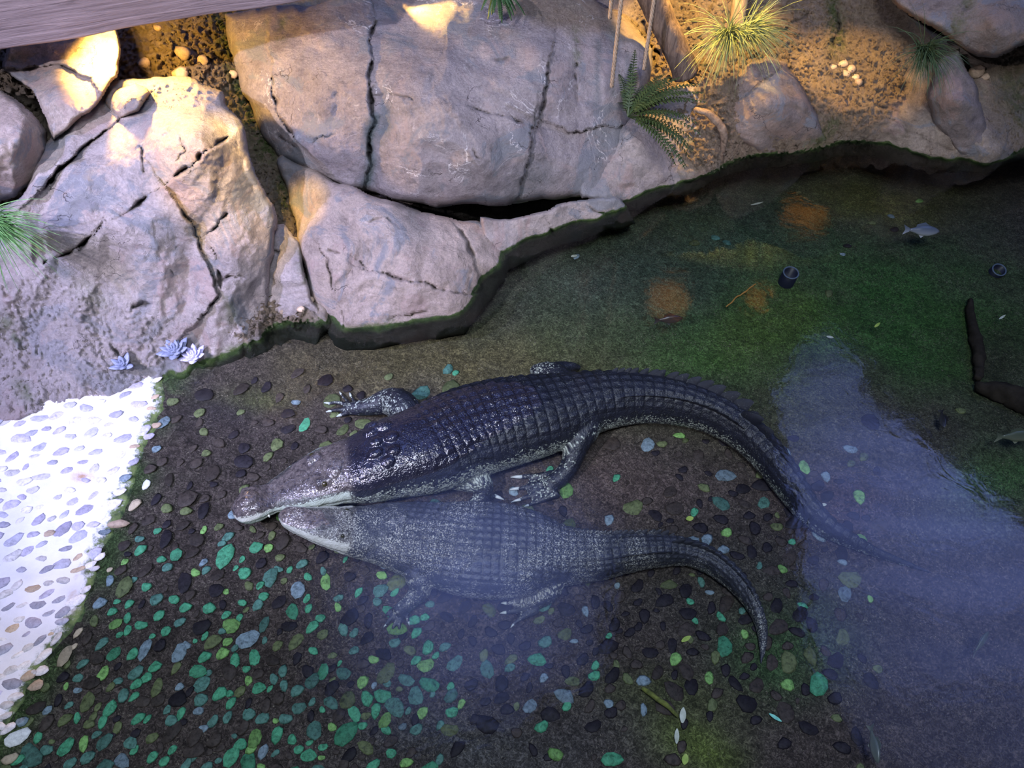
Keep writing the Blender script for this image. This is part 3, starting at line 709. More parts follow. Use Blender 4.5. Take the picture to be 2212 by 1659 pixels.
rock('rock_outcrop', 'broad pale fractured rock slope between the beach and the crevice', 'rock', M['rock_pale'],
    [(56, 405), (92, 316), (150, 262), (208, 212), (228, 182), (330, 168), (430, 170), (482, 196), (506, 246), (528, 284), (548, 352), (578, 420), (594, 480), (588, 560), (580, 640), (584, 700), (570, 765), (500, 800), (430, 825), (350, 840), (200, 880), (0, 925), (-60, 940), (-60, 460), (40, 430)],
    [cy(0, 900, .14), cy(-60, 915, .15), cy(150, 862, .09), cy(345, 815, .02), cy(430, 792, 0), cy(500, 765, 0), cy(560, 730, 0), cy(585, 705, 0), cy(570, 765, -.2), cy(430, 825, -.1), (300, 600, 3.12), (300, 400, 3.32), (350, 200, 3.93), (480, 240, 3.82), (560, 500, 3.45), (570, 640, 3.36),
     (450, 400, 3.36), (500, 600, 3.2), (50, 600, 2.98), (50, 480, 3.12), (0, 800, 2.74), (150, 750, 2.83), (400, 750, 2.99), (250, 720, 2.9), (150, 400, 3.3), (250, 280, 3.6), (525, 330, 3.62), (420, 290, 3.47), (540, 420, 3.5), (420, 600, 3.18)],
    step=3, edge=16, edge_m=0.124, facet=(110, 0.06), seed=9, rough=0.010,
    cracks=[([(505, 285), (470, 312), (440, 335), (410, 360), (352, 404)], 6, .09, -.05), ([(352, 404), (310, 432), (262, 468), (225, 478)], 5, .06), ([(220, 478), (208, 505), (150, 545), (100, 568), (88, 572)], 5, .08, -.03), ([(218, 480), (190, 518), (165, 548)], 4, .05),
            ([(370, 420), (400, 460), (425, 510), (440, 560), (465, 610), (472, 640), (455, 665), (432, 688)], 6, .08, .05), ([(430, 510), (460, 500), (478, 476), (495, 455)], 5, .06), ([(448, 520), (465, 560), (474, 600), (478, 632)], 5, .07), ([(305, 310), (304, 350), (308, 380)], 3, .035),
            ([(135, 470), (110, 495), (105, 505)], 4, .04), ([(165, 335), (120, 375), (95, 400)], 7, .10, .06), ([(280, 665), (310, 655), (335, 652)], 5, .05), ([(330, 530), (360, 575), (398, 610)], 3, .03), ([(475, 605), (500, 595), (525, 600)], 5, .05), ([(240, 740), (260, 780), (300, 790)], 7, .05),
            ([(265, 250), (225, 285), (180, 320), (120, 380)], 4, .06), ([(500, 665), (510, 690), (515, 715)], 3, .04), ([(385, 280), (400, 330), (380, 345)], 4, .03)],
    stains=[([(350, 500), (400, 490)], 30, .25), ([(115, 570), (145, 590)], 14, .6)],
    moss=[([(430, 800), (590, 715)], 12, 1.0), ([(10, 690), (40, 740)], 18, .6), ([(40, 830), (60, 860)], 14, .6), ([(490, 640), (500, 690)], 14, .5), ([(180, 620), (220, 660)], 20, .3)],
    gravel=[([(-60, 620), (90, 590), (160, 610), (250, 650), (360, 660), (420, 700), (380, 780), (330, 830), (-60, 940)], .45, 30), ([(230, 160), (470, 160), (480, 200), (380, 220), (240, 250)], .6, 20)], grav_amp=0.035)
rock('boulder', 'yellow lit rock slab tucked under the left end of the wooden beam', 'boulder', M['rock_pink'],
    [(6, 150), (14, 100), (50, 40), (150, 10), (246, 20), (264, 110), (252, 168), (218, 214), (168, 258), (112, 306), (98, 250), (72, 196), (40, 172)],
    [(30, 110, 4.0), (100, 100, 4.08), (200, 110, 4.05), (205, 200, 3.70), (110, 290, 3.5), (245, 90, 4.15), (240, 180, 3.85), (110, 195, 3.66), (110, 150, 3.98), (60, 140, 4.05), (170, 150, 3.98), (120, 40, 4.25), (170, 240, 3.58)],
    step=3, edge=9, edge_m=0.08, facet=(75, 0.04), seed=10, rough=0.010, cracks=[([(75, 145), (130, 140), (200, 170), (218, 205)], 4, .04, -.05)])
rock('boulder', 'brown rounded boulder at the left edge of the picture', 'boulder', M['rock_pink'],
    [(-70, 175), (0, 190), (30, 206), (70, 238), (102, 286), (110, 322), (84, 384), (34, 430), (-70, 452)],
    [(0, 200, 3.65), (40, 300, 3.28), (90, 310, 3.5), (30, 410, 3.32), (-40, 320, 3.25), (-60, 200, 3.7), (-60, 430, 3.3)],
    step=3, edge=17, edge_m=0.155, facet=(70, 0.04), seed=11, rough=0.011)
rock('boulder', 'small wedge of rock between the yellow slab and the pale slope', 'boulder', M['rock_pink'],
    [(226, 212), (240, 186), (290, 178), (322, 205), (300, 240), (262, 262), (236, 240)], [(235, 215, 3.78), (280, 210, 3.68), (310, 205, 3.8), (262, 255, 3.7), (270, 185, 3.9)],
    step=3, edge=9, edge_m=0.087, facet=(50, 0.03), seed=12, rough=0.011)

a_ = on_rock('boulder2', 850, -16, 0.085); b_ = on_rock('boulder2', 1005, 44, 0.0)
lamp('warm_top', 'SPOT', tuple(a_), tuple(b_), 90, WARM, 0.012, 60, 0.7)

# ------------------------------------------------------------------ crocodiles
def croc_material(name, back, pale, speck, sheen, thr):
    t = NT(name)
    sk = t.attr('skin', 'Vector'); p = t.pos()
    pal = t.attr('pale'); hd = t.attr('head')
    v1 = t.voro(sk, 95)
    cell = t.voro(sk, 95, out='Color')
    sc1 = t.n('SeparateXYZ'); t.l(cell, sc1.inputs[0])
    n1 = t.noise(p, 9, 4, 0.65)
    c = t.ramp(t.noise(p, 16, 5, 0.7), [(0.3, tuple(0.55 * x for x in back)), (0.7, tuple(1.4 * x for x in back))])
    # brownish head
    c = t.mix(t.math('MULTIPLY', hd, 0.85), c, t.ramp(t.noise(p, 45, 4, 0.7), [(0.35, (0.028, 0.025, 0.026)), (0.65, (0.13, 0.115, 0.105))]))
    # pale scales: random cells get pale where the pale mask is high
    rnd = t.math('ADD', t.math('MULTIPLY', sc1.outputs[0], 0.55), t.math('MULTIPLY', n1, 0.6))
    msk = t.mr(t.math('SUBTRACT', pal, rnd), -0.04, 0.06)
    dot = t.mr(v1, 0.62, 0.35)
    c = t.mix(t.math('MULTIPLY', msk, t.math('MAXIMUM', t.math('ADD', t.math('MULTIPLY', dot, 0.75), 0.2), t.mr(pal, 0.85, 1.0))), c, pale)
    # pale grit between the scales of the back
    gr = t.math('MULTIPLY', t.mr(t.noise(p, 135, 3, 0.65), thr, thr + 0.05), t.mr(t.noise(p, 6, 4, 0.7), 0.42, 0.6))
    c = t.mix(t.math('MULTIPLY', gr, speck), c, pale)
    c = t.mix(t.math('MULTIPLY', t.attr('groove'), 0.7), c, tuple(0.35 * x for x in back))
    h = t.math('SUBTRACT', 1.0, t.mr(v1, 0.0, 0.75))
    nb = t.bump(h, 0.35, 0.005)
    nb = t.bump(t.noise(p, 150, 3, 0.6), 0.25, 0.002, nb)
    return t.bsdf(c, t.mr(t.z(p), -0.02, 0.02, 0.55, 0.22), nb, sheen)

M['croc_big'] = croc_material('dark_crocodile_skin', (0.010, 0.011, 0.021), (0.42, 0.45, 0.38), 0.55, 0.6, 0.62)
M['croc_small'] = croc_material('grey_crocodile_skin', (0.030, 0.032, 0.046), (0.42, 0.41, 0.36), 0.95, 0.6, 0.53)
M['claw'] = plain('pale_claw', (0.55, 0.58, 0.56), 0.4, 0.5)
M['tooth'] = plain('ivory_tooth', (0.80, 0.78, 0.66), 0.35, 0.5)
t = NT('crocodile_eye'); M['eye'] = t.bsdf((0.03, 0.027, 0.01), 0.08, None, 0.6)

def crest_mesh():
    L, Hh, Tk = 1.0, 1.0, 0.16
    prof = [(-0.5, 0.0), (-0.42, 0.35), (-0.1, 0.75), (0.35, 1.0), (0.62, 0.95), (0.55, 0.5), (0.5, 0.0)]
    V = []; n = len(prof)
    for s in (-1, 1):
        for x, z in prof: V.append((x, s * Tk * (1 - 0.75 * z), z - 0.25 * (z == 0)))
    Fc = [tuple(range(n - 1, -1, -1)), tuple(range(n, 2 * n))] + [(i, (i + 1) % n, n + (i + 1) % n, n + i) for i in range(n)]
    return V, Fc

def crocodile(label, mat, spine, legs, claws, crest, scut, bumps, eyes, teeth, voxel=0.0065, seed=1, head_n=0.18, crest_h=0.06, jaw=(0.98, 1.28), blunt=1.0, pale_bias=0.0):
    sp = np.array(spine, float)                       # px, py, half width px, width factor, height factor, lift
    px = catmull(sp, 320)
    z = np.full(len(px), -0.15)
    for _ in range(8):
        P = at_z(px[:, 0], px[:, 1], z)
        q = P - np.array([0, 0, CAM_Z]); dep = q[:, 1] * COS - q[:, 2] * SIN
        r = np.maximum(px[:, 2], 1.0) * dep / F
        z = 0.5 * z + 0.5 * (bed_z(P[:, 0], P[:, 1]) + r * px[:, 4] * 0.92 + px[:, 5])
    zs = np.convolve(np.pad(z, 12, 'edge'), np.ones(25) / 25, 'valid')
    P = at_z(px[:, 0], px[:, 1], zs)
    T = np.gradient(P, axis=0); T /= np.linalg.norm(T, axis=1)[:, None]
    S = np.cross(T, (0, 0, 1)); S /= np.linalg.norm(S, axis=1)[:, None]
    U = np.cross(S, T)
    s = np.concatenate([[0], np.cumsum(np.linalg.norm(np.diff(P, axis=0), axis=1))]); Lt = s[-1]
    a = r * px[:, 3]; b = r * px[:, 4]
    V, Fc = [], []
    n = 28
    ang = np.linspace(0, 2 * np.pi, n, endpoint=False)
    ca, sa = np.cos(ang), np.sin(ang)
    ex = np.sign(ca) * np.abs(ca) ** 0.85
    ez = np.where(sa > 0, np.sign(sa) * np.abs(sa) ** 0.9, -0.85 * np.abs(sa) ** 0.8)
    for i in range(len(P)):
        for k in range(n): V.append(P[i] + S[i] * a[i] * ex[k] + U[i] * b[i] * ez[k])
    for i in range(len(P) - 1):
        for k in range(n):
            k2 = (k + 1) % n
            Fc.append((i * n + k, i * n + k2, (i + 1) * n + k2, (i + 1) * n + k))
    V.append(P[0] - T[0] * b[0] * 0.7 * blunt); V.append(P[-1] + T[-1] * 0.02)
    for k in range(n):
        k2 = (k + 1) % n
        Fc.append((len(V) - 2, k2, k)); Fc.append((len(V) - 1, (len(P) - 1) * n + k, (len(P) - 1) * n + k2))
    def pt(e):            # px, py, height above the bed
        return bed_pt(np.array(e[0], float), np.array(e[1], float), e[2])
    for leg in legs:
        pts = np.array([pt(e) for e in leg]); rad = np.array([e[3] for e in leg])
        m = max(10, len(leg) * 5)
        Q = catmull(np.concatenate([pts, rad[:, None]], 1), m)
        tube(V, Fc, Q[:, :3], np.maximum(Q[:, 3], 0.006), 12)
    for e in eyes:        # bony brow over each eye
        i = int(np.argmin((px[:, 0] - e[0]) ** 2 + (px[:, 1] - e[1]) ** 2))
        c0 = P[i] + S[i] * a[i] * e[2] + U[i] * b[i] * 0.80
        tube(V, Fc, [c0 - T[i] * e[3], c0 + T[i] * e[3]], [e[3] * 0.9, e[3] * 0.9], 10)
    me0 = make_mesh('tmp', V, Fc); ob = bpy.data.objects.new('tmp', me0); C.objects.link(ob)
    md = ob.modifiers.new('r', 'REMESH'); md.mode = 'VOXEL'; md.voxel_size = voxel; md.adaptivity = 0
    dg = bpy.context.evaluated_depsgraph_get()
    me = bpy.data.meshes.new_from_object(ob.evaluated_get(dg), depsgraph=dg)
    bpy.data.objects.remove(ob); bpy.data.meshes.remove(me0)
    N = len(me.vertices)
    X = np.empty(N * 3, np.float32); me.vertices.foreach_get('co', X); X = X.reshape(-1, 3).astype(float)
    E = np.empty(len(me.edges) * 2, np.int32); me.edges.foreach_get('vertices', E); E = E.reshape(-1, 2)
    deg = np.bincount(E.ravel(), minlength=N).astype(float)[:, None]
    for _ in range(5):
        acc = np.zeros_like(X)
        for k in range(3):
            acc[:, k] = np.bincount(E[:, 0], X[E[:, 1], k], N) + np.bincount(E[:, 1], X[E[:, 0], k], N)
        X = 0.5 * X + 0.5 * acc / np.maximum(deg, 1)
    me.vertices.foreach_set('co', X.astype(np.float32).ravel()); me.update()
    Nn = np.empty(N * 3, np.float32); me.vertices.foreach_get('normal', Nn); Nn = Nn.reshape(-1, 3).astype(float)
    # spine coordinates of every vertex
    near = np.empty(N, np.int64)
    for i0 in range(0, N, 20000):
        d2 = ((X[i0:i0 + 20000, None, :2] - P[None, ::2, :2]) ** 2).sum(-1) + 0.3 * (X[i0:i0 + 20000, None, 2] - P[None, ::2, 2]) ** 2
        near[i0:i0 + 20000] = d2.argmin(1) * 2
    rel = X - P[near]
    along = s[near] + (rel * T[near]).sum(1)
    lat = (rel * S[near]).sum(1); hei = (rel * U[near]).sum(1)
    th = np.arctan2(lat / a[near], hei / b[near])       # 0 on the ridge of the back
    out = np.sqrt((lat / a[near]) ** 2 + (hei / b[near]) ** 2)
    onb = sstep(1.35, 1.12, out)                        # 1 on trunk, head and tail; 0 on the legs
    arc = th * np.sqrt((a[near] ** 2 + b[near] ** 2) / 2)
    un = along / Lt
    s_neck, s_hip, s_single = scut
    body = sstep(s_neck - 0.012, s_neck + 0.012, un) * sstep(0.97, 0.90, un)
    tail = sstep(s_hip, s_hip + 0.03, un)
    # transverse rows of plates
    pl = np.interp(un, [0, s_neck, s_hip, 0.85, 1], [0.05, 0.056, 0.066, 0.055, 0.03]) * Lt / 4.2
    ph = np.interp(un, [0, s_hip, 1], [0.048, 0.050, 0.030]) * Lt / 4.2
    phs = np.cumsum(np.concatenate([[0], np.diff(np.linspace(0, Lt, 2000)) / np.interp(np.linspace(0, 1, 1999), [0, s_neck, s_hip, 0.85, 1], [0.05, 0.056, 0.066, 0.055, 0.03]) / (Lt / 4.2)]))
    fs = np.interp(along, np.linspace(0, Lt, 2000), phs); fs = fs - np.floor(fs)
    fl = arc / ph + 0.5; cell = np.floor(fl); fl = fl - cell
    dors = sstep(1.25, 0.95, np.abs(th)) * (1 - 0.2 * tail)
    side = np.maximum(dors, 0.35 * tail)
    groove = np.maximum(np.exp(-((fs - 0.02) / 0.07) ** 2), np.exp(-((fs - 1.02) / 0.07) ** 2))
    groove = np.maximum(groove, 0.75 * np.exp(-((np.abs(fl - 0.5) - 0.5) / 0.07) ** 2)) * body * side * onb
    keel = np.exp(-((fl - 0.5) / 0.16) ** 2) * sstep(0.1, 0.55, fs) * sstep(0.98, 0.72, fs) * body * side * onb
    disp = -0.0045 * groove + 0.007 * keel * np.where(np.abs(th) < 1.0, 1, 0.5)
    for (bx_, by_, sx, sz, hh) in bumps:                # big neck plates, skull table
        i = int(np.argmin((px[:, 0] - bx_) ** 2 + (px[:, 1] - by_) ** 2))
        # lateral offset of the pixel from the spine at the height of the back
        tp = at_z(bx_, by_, P[i, 2] + b[i] * 0.8); dl = (tp - P[i]); la = dl @ S[i]; al = s[i] + dl @ T[i]
        m = np.clip(1 - ((along - al) / sx) ** 2 - ((lat - la) / sz) ** 2, 0, 1) ** 0.5 * (hei > 0) * onb
        disp = disp + hh * m
    headm = sstep(head_n + 0.008, head_n - 0.008, un) * onb
    # jaw line
    jl = np.exp(-((th_abs := np.abs(th)) - 1.62) ** 2 / 0.006) * headm * sstep(0.0, 0.03, un)
    disp = disp - 0.007 * jl
    disp = disp + 0.004 * fbm(X, 24, 3, seed) * headm + 0.0025 * fbm(X, 40, 2, seed + 3)
    X = X + Nn * disp[:, None]
    base = np.array([P[:, 0].mean(), P[:, 1].mean(), X[:, 2].min()])
    me.vertices.foreach_set('co', (X - base).astype(np.float32).ravel())
    me.polygons.foreach_set('use_smooth', np.ones(len(me.polygons), bool)); me.update()
    me.materials.clear(); me.materials.append(mat)
    pale = sstep(1.15, 2.1, th_abs + pale_bias) * (1 - 0.35 * tail) * onb
    pale = np.minimum(pale, 0.78); pale = np.maximum(pale, headm * sstep(jaw[0], jaw[1], th_abs) * 1.1)
    legp = np.minimum(0.7, (1 - onb) * (0.28 + pale_bias * 0.3 - 0.5 * Nn[:, 0] * 0.6))
    pale = np.clip(np.maximum(pale, legp), 0, 1.1)
    mesh_attr(me, 'pale', pale); mesh_attr(me, 'head', headm); mesh_attr(me, 'groove', np.clip(groove + jl, 0, 1))
    mesh_attr(me, 'skin', np.stack([along, np.where(onb > 0.5, arc, lat), hei * (1 - onb)], -1), 'FLOAT_VECTOR')
    me.name = 'body'
    root = empty('crocodile', tuple(base), label, 'crocodile', 'crocodiles resting in the pool')
    body_o = link('body', me, None, root)
    # upright plates of the tail
    cv, cf = crest_mesh(); cm = make_mesh('crest_plate', cv, cf, True); cm.materials.append(M[mat_key(mat)])
    for nm in ('pale', 'head', 'groove'): mesh_attr(cm, nm, np.zeros(len(cv)))
    mesh_attr(cm, 'skin', np.array(cv), 'FLOAT_VECTOR')
    def crest_row(u0, u1, off, h0, h1, lean):
        x = u0 * Lt
        while x < u1 * Lt:
            i = int(np.searchsorted(s, x)); i = min(i, len(s) - 1)
            u = (x / Lt - u0) / (u1 - u0)
            hh = (h0 + (h1 - h0) * u) * (1 - 0.5 * sstep(0.88, 1.0, u)); ln = max(0.022, hh * 1.25)
            o = link('crest_plate', cm, None, root)
            tilt = off * lean
            up = U[i] * math.cos(tilt) + S[i] * math.sin(tilt); sd = np.cross(T[i], up) * -1
            aa = off * 0.55 * a[i]; zz = b[i] * math.sqrt(max(0, 1 - (off * 0.55) ** 2)) * 0.97
            c0 = P[i] + S[i] * aa + U[i] * zz - base
            R = Matrix(((T[i][0] * ln, -sd[0] * hh * 0.55, up[0] * hh, c0[0]), (T[i][1] * ln, -sd[1] * hh * 0.55, up[1] * hh, c0[1]), (T[i][2] * ln, -sd[2] * hh * 0.55, up[2] * hh, c0[2]), (0, 0, 0, 1)))
            o.matrix_local = R
            x += ln * 0.86
    crest_row(s_hip + 0.01, s_single, 1.0, crest_h * 0.35, crest_h * 0.85, 0.55)
    crest_row(s_hip + 0.01, s_single, -1.0, crest_h * 0.35, crest_h * 0.85, 0.55)
    crest_row(s_single, crest, 0.0, crest_h, crest_h * 0.35, 0.0)
    for e in claws:
        A = pt(e[0:3]); B = pt(e[3:6])
        Vc, Fcc = [], []
        tube(Vc, Fcc, [A - base, (A + B) / 2 - base + np.array([0, 0, 0.003]), B - base], [e[6], e[6] * 0.75, e[6] * 0.25], 8)
        link('claw', make_mesh('claw', Vc, Fcc), M['claw'], root)
    for e in eyes:
        i = int(np.argmin((px[:, 0] - e[0]) ** 2 + (px[:, 1] - e[1]) ** 2))
        c0 = P[i] + S[i] * (a[i] * e[2] + np.sign(e[2]) * e[3] * 0.55) + U[i] * (b[i] * 0.80 + e[3] * 0.35) - base
        Vc, Fcc = [], []; rr = e[3] * 0.45
        tt = np.linspace(-0.95, 0.95, 7)
        tube(Vc, Fcc, [c0 + T[i] * rr * x for x in tt], [rr * math.sqrt(1 - x * x) for x in tt], 10)
        link('eye', make_mesh('eye', Vc, Fcc), M['eye'], root)
    for u0, u1, sd_, cnt in teeth:
        for k in range(cnt):
            i = int(np.searchsorted(s, (u0 + (u1 - u0) * k / cnt) * Lt)); hgt = 0.016 + 0.010 * ((k * 7) % 3 == 0)
            c0 = P[i] + S[i] * a[i] * 0.99 * sd_ - U[i] * b[i] * 0.02 - base
            Vc, Fcc = [], []
            tube(Vc, Fcc, [c0, c0 - np.array([0, 0, hgt * 0.6]) + S[i] * sd_ * 0.004, c0 - np.array([0, 0, hgt])], [0.006, 0.004, 0.001], 6)
            link('tooth', make_mesh('tooth', Vc, Fcc), M['tooth'], root)
    return root

def mat_key(m):
    for k, v in M.items():
        if v == m: return k

# px, py, half width, width factor, height factor, lift
SP1 = [(510, 1098, 23, 1.0, .80, .12), (527, 1096, 36, 1.08, .85, .12), (550, 1088, 39, 1.08, .82, .12), (582, 1078, 33, 1.12, .64, .12), (620, 1064, 43, 1.15, .60, .12), (665, 1046, 54, 1.15, .62, .115), (705, 1030, 63, 1.12, .66, .11), (740, 1020, 67, 1.08, .72, .10),
       (790, 1010, 78, 1.06, .80, .09), (850, 990, 86, 1.08, .84, .08), (930, 968, 94, 1.10, .84, .045), (1010, 935, 95, 1.12, .84, .0), (1080, 914, 93, 1.12, .84, .0), (1150, 900, 87, 1.1, .86, 0), (1215, 886, 78, 1.06, .90, 0),
       (1290, 868, 66, 1.0, .98, 0), (1380, 862, 56, .92, 1.05, 0), (1470, 873, 50, .88, 1.1, 0), (1545, 898, 45, .85, 1.12, .0), (1612, 940, 43, .82, 1.12, 0), (1662, 990, 42, .8, 1.12, 0), (1705, 1048, 40, .75, 1.15, 0), (1742, 1098, 35, .70, 1.15, 0),
       (1785, 1138, 28, .68, 1.15, 0), (1840, 1170, 20, .68, 1.1, 0), (1900, 1196, 12, .8, 1.0, 0), (1960, 1218, 7, .9, 1.0, 0), (2010, 1237, 2.5, 1, 1, 0)]
LEG1 = [
    [(905, 925, .18, .085), (868, 878, .16, .098), (840, 868, .11, .088), (800, 878, .07, .060), (768, 882, .045, .046), (748, 882, .03, .036)],
    [(752, 874, .03, .016), (728, 870, .025, .013), (706, 872, .02, .010)], [(752, 882, .03, .016), (726, 886, .024, .014), (712, 888, .02, .011)], [(756, 890, .03, .018), (744, 894, .025, .015), (735, 897, .02, .012)],
    [(760, 876, .03, .013), (744, 860, .025, .010), (735, 850, .018, .007)], [(770, 874, .03, .013), (762, 862, .024, .010), (757, 854, .018, .008)],
    [(945, 1015, .16, .10), (1000, 1030, .15, .085), (1042, 1048, .13, .068), (1040, 1075, .08, .05), (1020, 1092, .05, .04)],
    [(1030, 1085, .05, .02), (1052, 1078, .04, .016), (1072, 1070, .03, .013)], [(1030, 1090, .04, .02), (1050, 1095, .03, .015), (1066, 1098, .02, .012)],
    [(1270, 880, .2, .12), (1262, 925, .19, .10), (1245, 965, .16, .075), (1228, 1010, .10, .058), (1205, 1035, .06, .055), (1180, 1050, .04, .045)],
    [(1205, 1022, .055, .028), (1160, 1028, .04, .019), (1122, 1030, .03, .013)], [(1190, 1042, .05, .032), (1150, 1050, .035, .019), (1116, 1056, .025, .012)], [(1195, 1055, .05, .032), (1155, 1068, .03, .018), (1120, 1080, .02, .011)], [(1205, 1065, .045, .030), (1165, 1082, .03, .016), (1140, 1092, .02, .009)],
    [(1185, 1045, .035, .030), (1155, 1058, .028, .026), (1140, 1064, .022, .018)], [(1200, 1060, .035, .030), (1165, 1074, .026, .024), (1150, 1082, .02, .014)], [(1195, 1035, .04, .028), (1160, 1040, .03, .020), (1140, 1044, .024, .013)],
    [(1240, 850, .2, .10), (1190, 805, .17, .075), (1160, 802, .13, .05), (1200, 795, .09, .045), (1235, 793, .06, .035), (1252, 794, .04, .018)],
]
CLAW1 = [(712, 872, .022, 700, 870, .015, .009), (716, 888, .022, 704, 890, .014, .009), (738, 896, .022, 727, 900, .012, .011), (737, 852, .02, 733, 846, .012, .006), (758, 856, .02, 755, 848, .012, .008),
         (1068, 1071, .032, 1088, 1079, .018, .013), (1128, 1030, .032, 1103, 1031, .016, .013), (1120, 1055, .027, 1101, 1058, .014, .011), (1124, 1079, .022, 1104, 1085, .012, .010), (1142, 1091, .022, 1132, 1095, .012, .008)]
BMP1 = [(800, 938, .042, .034, .022), (812, 962, .042, .034, .022), (828, 925, .042, .036, .022), (845, 952, .044, .036, .022), (812, 985, .042, .03, .018), (850, 980, .04, .034, .018), (800, 915, .036, .03, .016), (840, 1000, .036, .03, .014),
        (718, 1008, .06, .085, .022), (536, 1078, .05, .05, .014)]
crocodile('larger blue-black crocodile with a long curving tail and knobbly wet neck', M['croc_big'], SP1, LEG1, CLAW1, 0.80, (0.235, 0.50, 0.70), BMP1,
          [(694, 1034, .46, .036), (694, 1034, -.46, .036)], [(.03, .10, 1, 5)], seed=3, head_n=0.138, crest_h=0.105, pale_bias=0.30, jaw=(0.85, 1.2))

SP2 = [(606, 1114, 12, 1.1, .8, .19), (616, 1115, 20, 1.12, .8, .185), (640, 1122, 26, 1.12, .72, .18), (687, 1133, 36, 1.15, .66, .17), (736, 1142, 46, 1.14, .68, .145), (780, 1150, 55, 1.1, .74, .09), (845, 1156, 67, 1.1, .78, .02), (925, 1170, 79, 1.12, .80, 0), (1010, 1184, 92, 1.14, .8, 0),
       (1090, 1190, 92, 1.14, .8, 0), (1150, 1194, 84, 1.1, .84, 0), (1212, 1200, 64, 1.04, .9, 0), (1293, 1201, 54, .95, 1.0, 0), (1360, 1194, 45, .9, 1.06, 0), (1423, 1190, 39, .86, 1.1, 0), (1485, 1194, 33, .82, 1.12, 0), (1532, 1211, 32, .8, 1.12, 0), (1572, 1240, 30, .78, 1.12, 0),
       (1605, 1275, 26, .76, 1.12, 0), (1630, 1315, 20, .75, 1.1, 0), (1644, 1350, 16, .8, 1.1, 0), (1648, 1390, 10, .85, 1, 0), (1644, 1430, 3, 1, 1, 0)]
LEG2 = [
    [(900, 1205, .15, .085), (905, 1245, .14, .075), (908, 1272, .10, .062), (888, 1298, .06, .045), (866, 1316, .04, .036), (858, 1325, .03, .032)],
    [(862, 1318, .03, .018), (845, 1335, .025, .014), (832, 1350, .02, .010)], [(866, 1322, .03, .017), (856, 1342, .024, .013), (848, 1358, .018, .009)], [(872, 1320, .03, .016), (866, 1340, .024, .012), (862, 1360, .018, .008)], [(880, 1318, .03, .015), (880, 1332, .022, .012), (882, 1345, .018, .008)], [(858, 1312, .03, .015), (842, 1322, .022, .012), (832, 1330, .016, .008)],
    [(1185, 1205, .15, .10), (1192, 1240, .14, .085), (1190, 1272, .10, .062), (1165, 1292, .06, .055), (1140, 1305, .04, .04)],
    [(1155, 1292, .05, .028), (1122, 1294, .035, .017), (1100, 1293, .025, .010)], [(1150, 1300, .045, .028), (1115, 1303, .03, .017), (1090, 1303, .022, .010)], [(1150, 1308, .045, .028), (1115, 1318, .03, .017), (1090, 1324, .02, .010)], [(1160, 1315, .04, .028), (1125, 1335, .028, .015), (1108, 1350, .018, .008)],
    [(1150, 1312, .035, .03), (1122, 1318, .026, .02), (1112, 1324, .02, .012)], [(1150, 1298, .035, .028), (1120, 1300, .028, .018), (1108, 1300, .02, .010)],
    [(985, 1165, .15, .085), (1000, 1110, .10, .06), (985, 1098, .05, .035)], [(1180, 1170, .14, .09), (1195, 1135, .09, .05)],
]
CLAW2 = [(1104, 1293, .026, 1092, 1292, .014, .009), (1094, 1303, .024, 1082, 1303, .014, .010), (1094, 1323, .022, 1080, 1325, .012, .010), (1110, 1348, .018, 1103, 1356, .010, .007), (834, 1349, .02, 829, 1355, .01, .006), (883, 1343, .02, 884, 1351, .01, .006)]
BMP2 = [(850, 1125, .03, .026, .012), (868, 1145, .03, .026, .012), (872, 1120, .03, .026, .012), (845, 1165, .03, .026, .010), (915, 1160, .026, .022, .010), (930, 1166, .026, .022, .010), (950, 1180, .026, .022, .010)]
crocodile('smaller grey speckled crocodile resting its snout against the larger one', M['croc_small'], SP2, LEG2, CLAW2, 0.90, (0.22, 0.50, 0.72), BMP2,
          [(738, 1140, .46, .026), (738, 1140, -.46, .026)], [], voxel=0.006, seed=8, head_n=0.125, crest_h=0.05, pale_bias=0.22, jaw=(0.62, 1.0))

# ------------------------------------------------------------------ pebbles
def pebble_mesh(seed, name='pebble'):
    g = np.random.default_rng(seed); n, V, Fc = 9, [], []
    lump = 1 + 0.16 * g.normal(size=3)
    ph = g.random(3) * 6.28
    for (zz, rr) in ((-0.35, 0.86), (0.12, 1.0), (0.62, 0.74), (0.92, 0.30)):
        for k in range(n):
            a = 2 * math.pi * k / n
            r = rr * (1 + 0.10 * math.sin(2 * a + ph[0]) + 0.09 * math.sin(3 * a + ph[1]) + 0.05 * g.normal())
            V.append((r * math.cos(a), r * math.sin(a), zz))
    for i in range(3):
        for k in range(n):
            k2 = (k + 1) % n; Fc.append((i * n + k, i * n + k2, (i + 1) * n + k2, (i + 1) * n + k))
    Fc.append(tuple(3 * n + k for k in range(n)))
    return np.array(V), Fc
SHAPES = [pebble_mesh(i) for i in range(6)]
def stone_mat(name, c, wet=False):
    t = NT(name); p = t.pos()
    ri = t.n('ObjectInfo').outputs['Random']
    k = t.ramp(t.noise(p, 45, 5, 0.75, 0.5), [(0.32, 0.15), (0.5, 0.8), (0.7, 1.3)])
    c2 = t.mix(0.85 if wet else 0.5, c, k, 'MULTIPLY')
    c2 = t.mix(0.6, c2, t.ramp(ri, [(0.0, 0.5), (1.0, 1.35)]), 'MULTIPLY')
    return t.bsdf(c2, 0.6 if wet else 0.6, t.bump(t.noise(p, 90, 3), 0.3, 0.004), 0.15 if wet else 0.3)
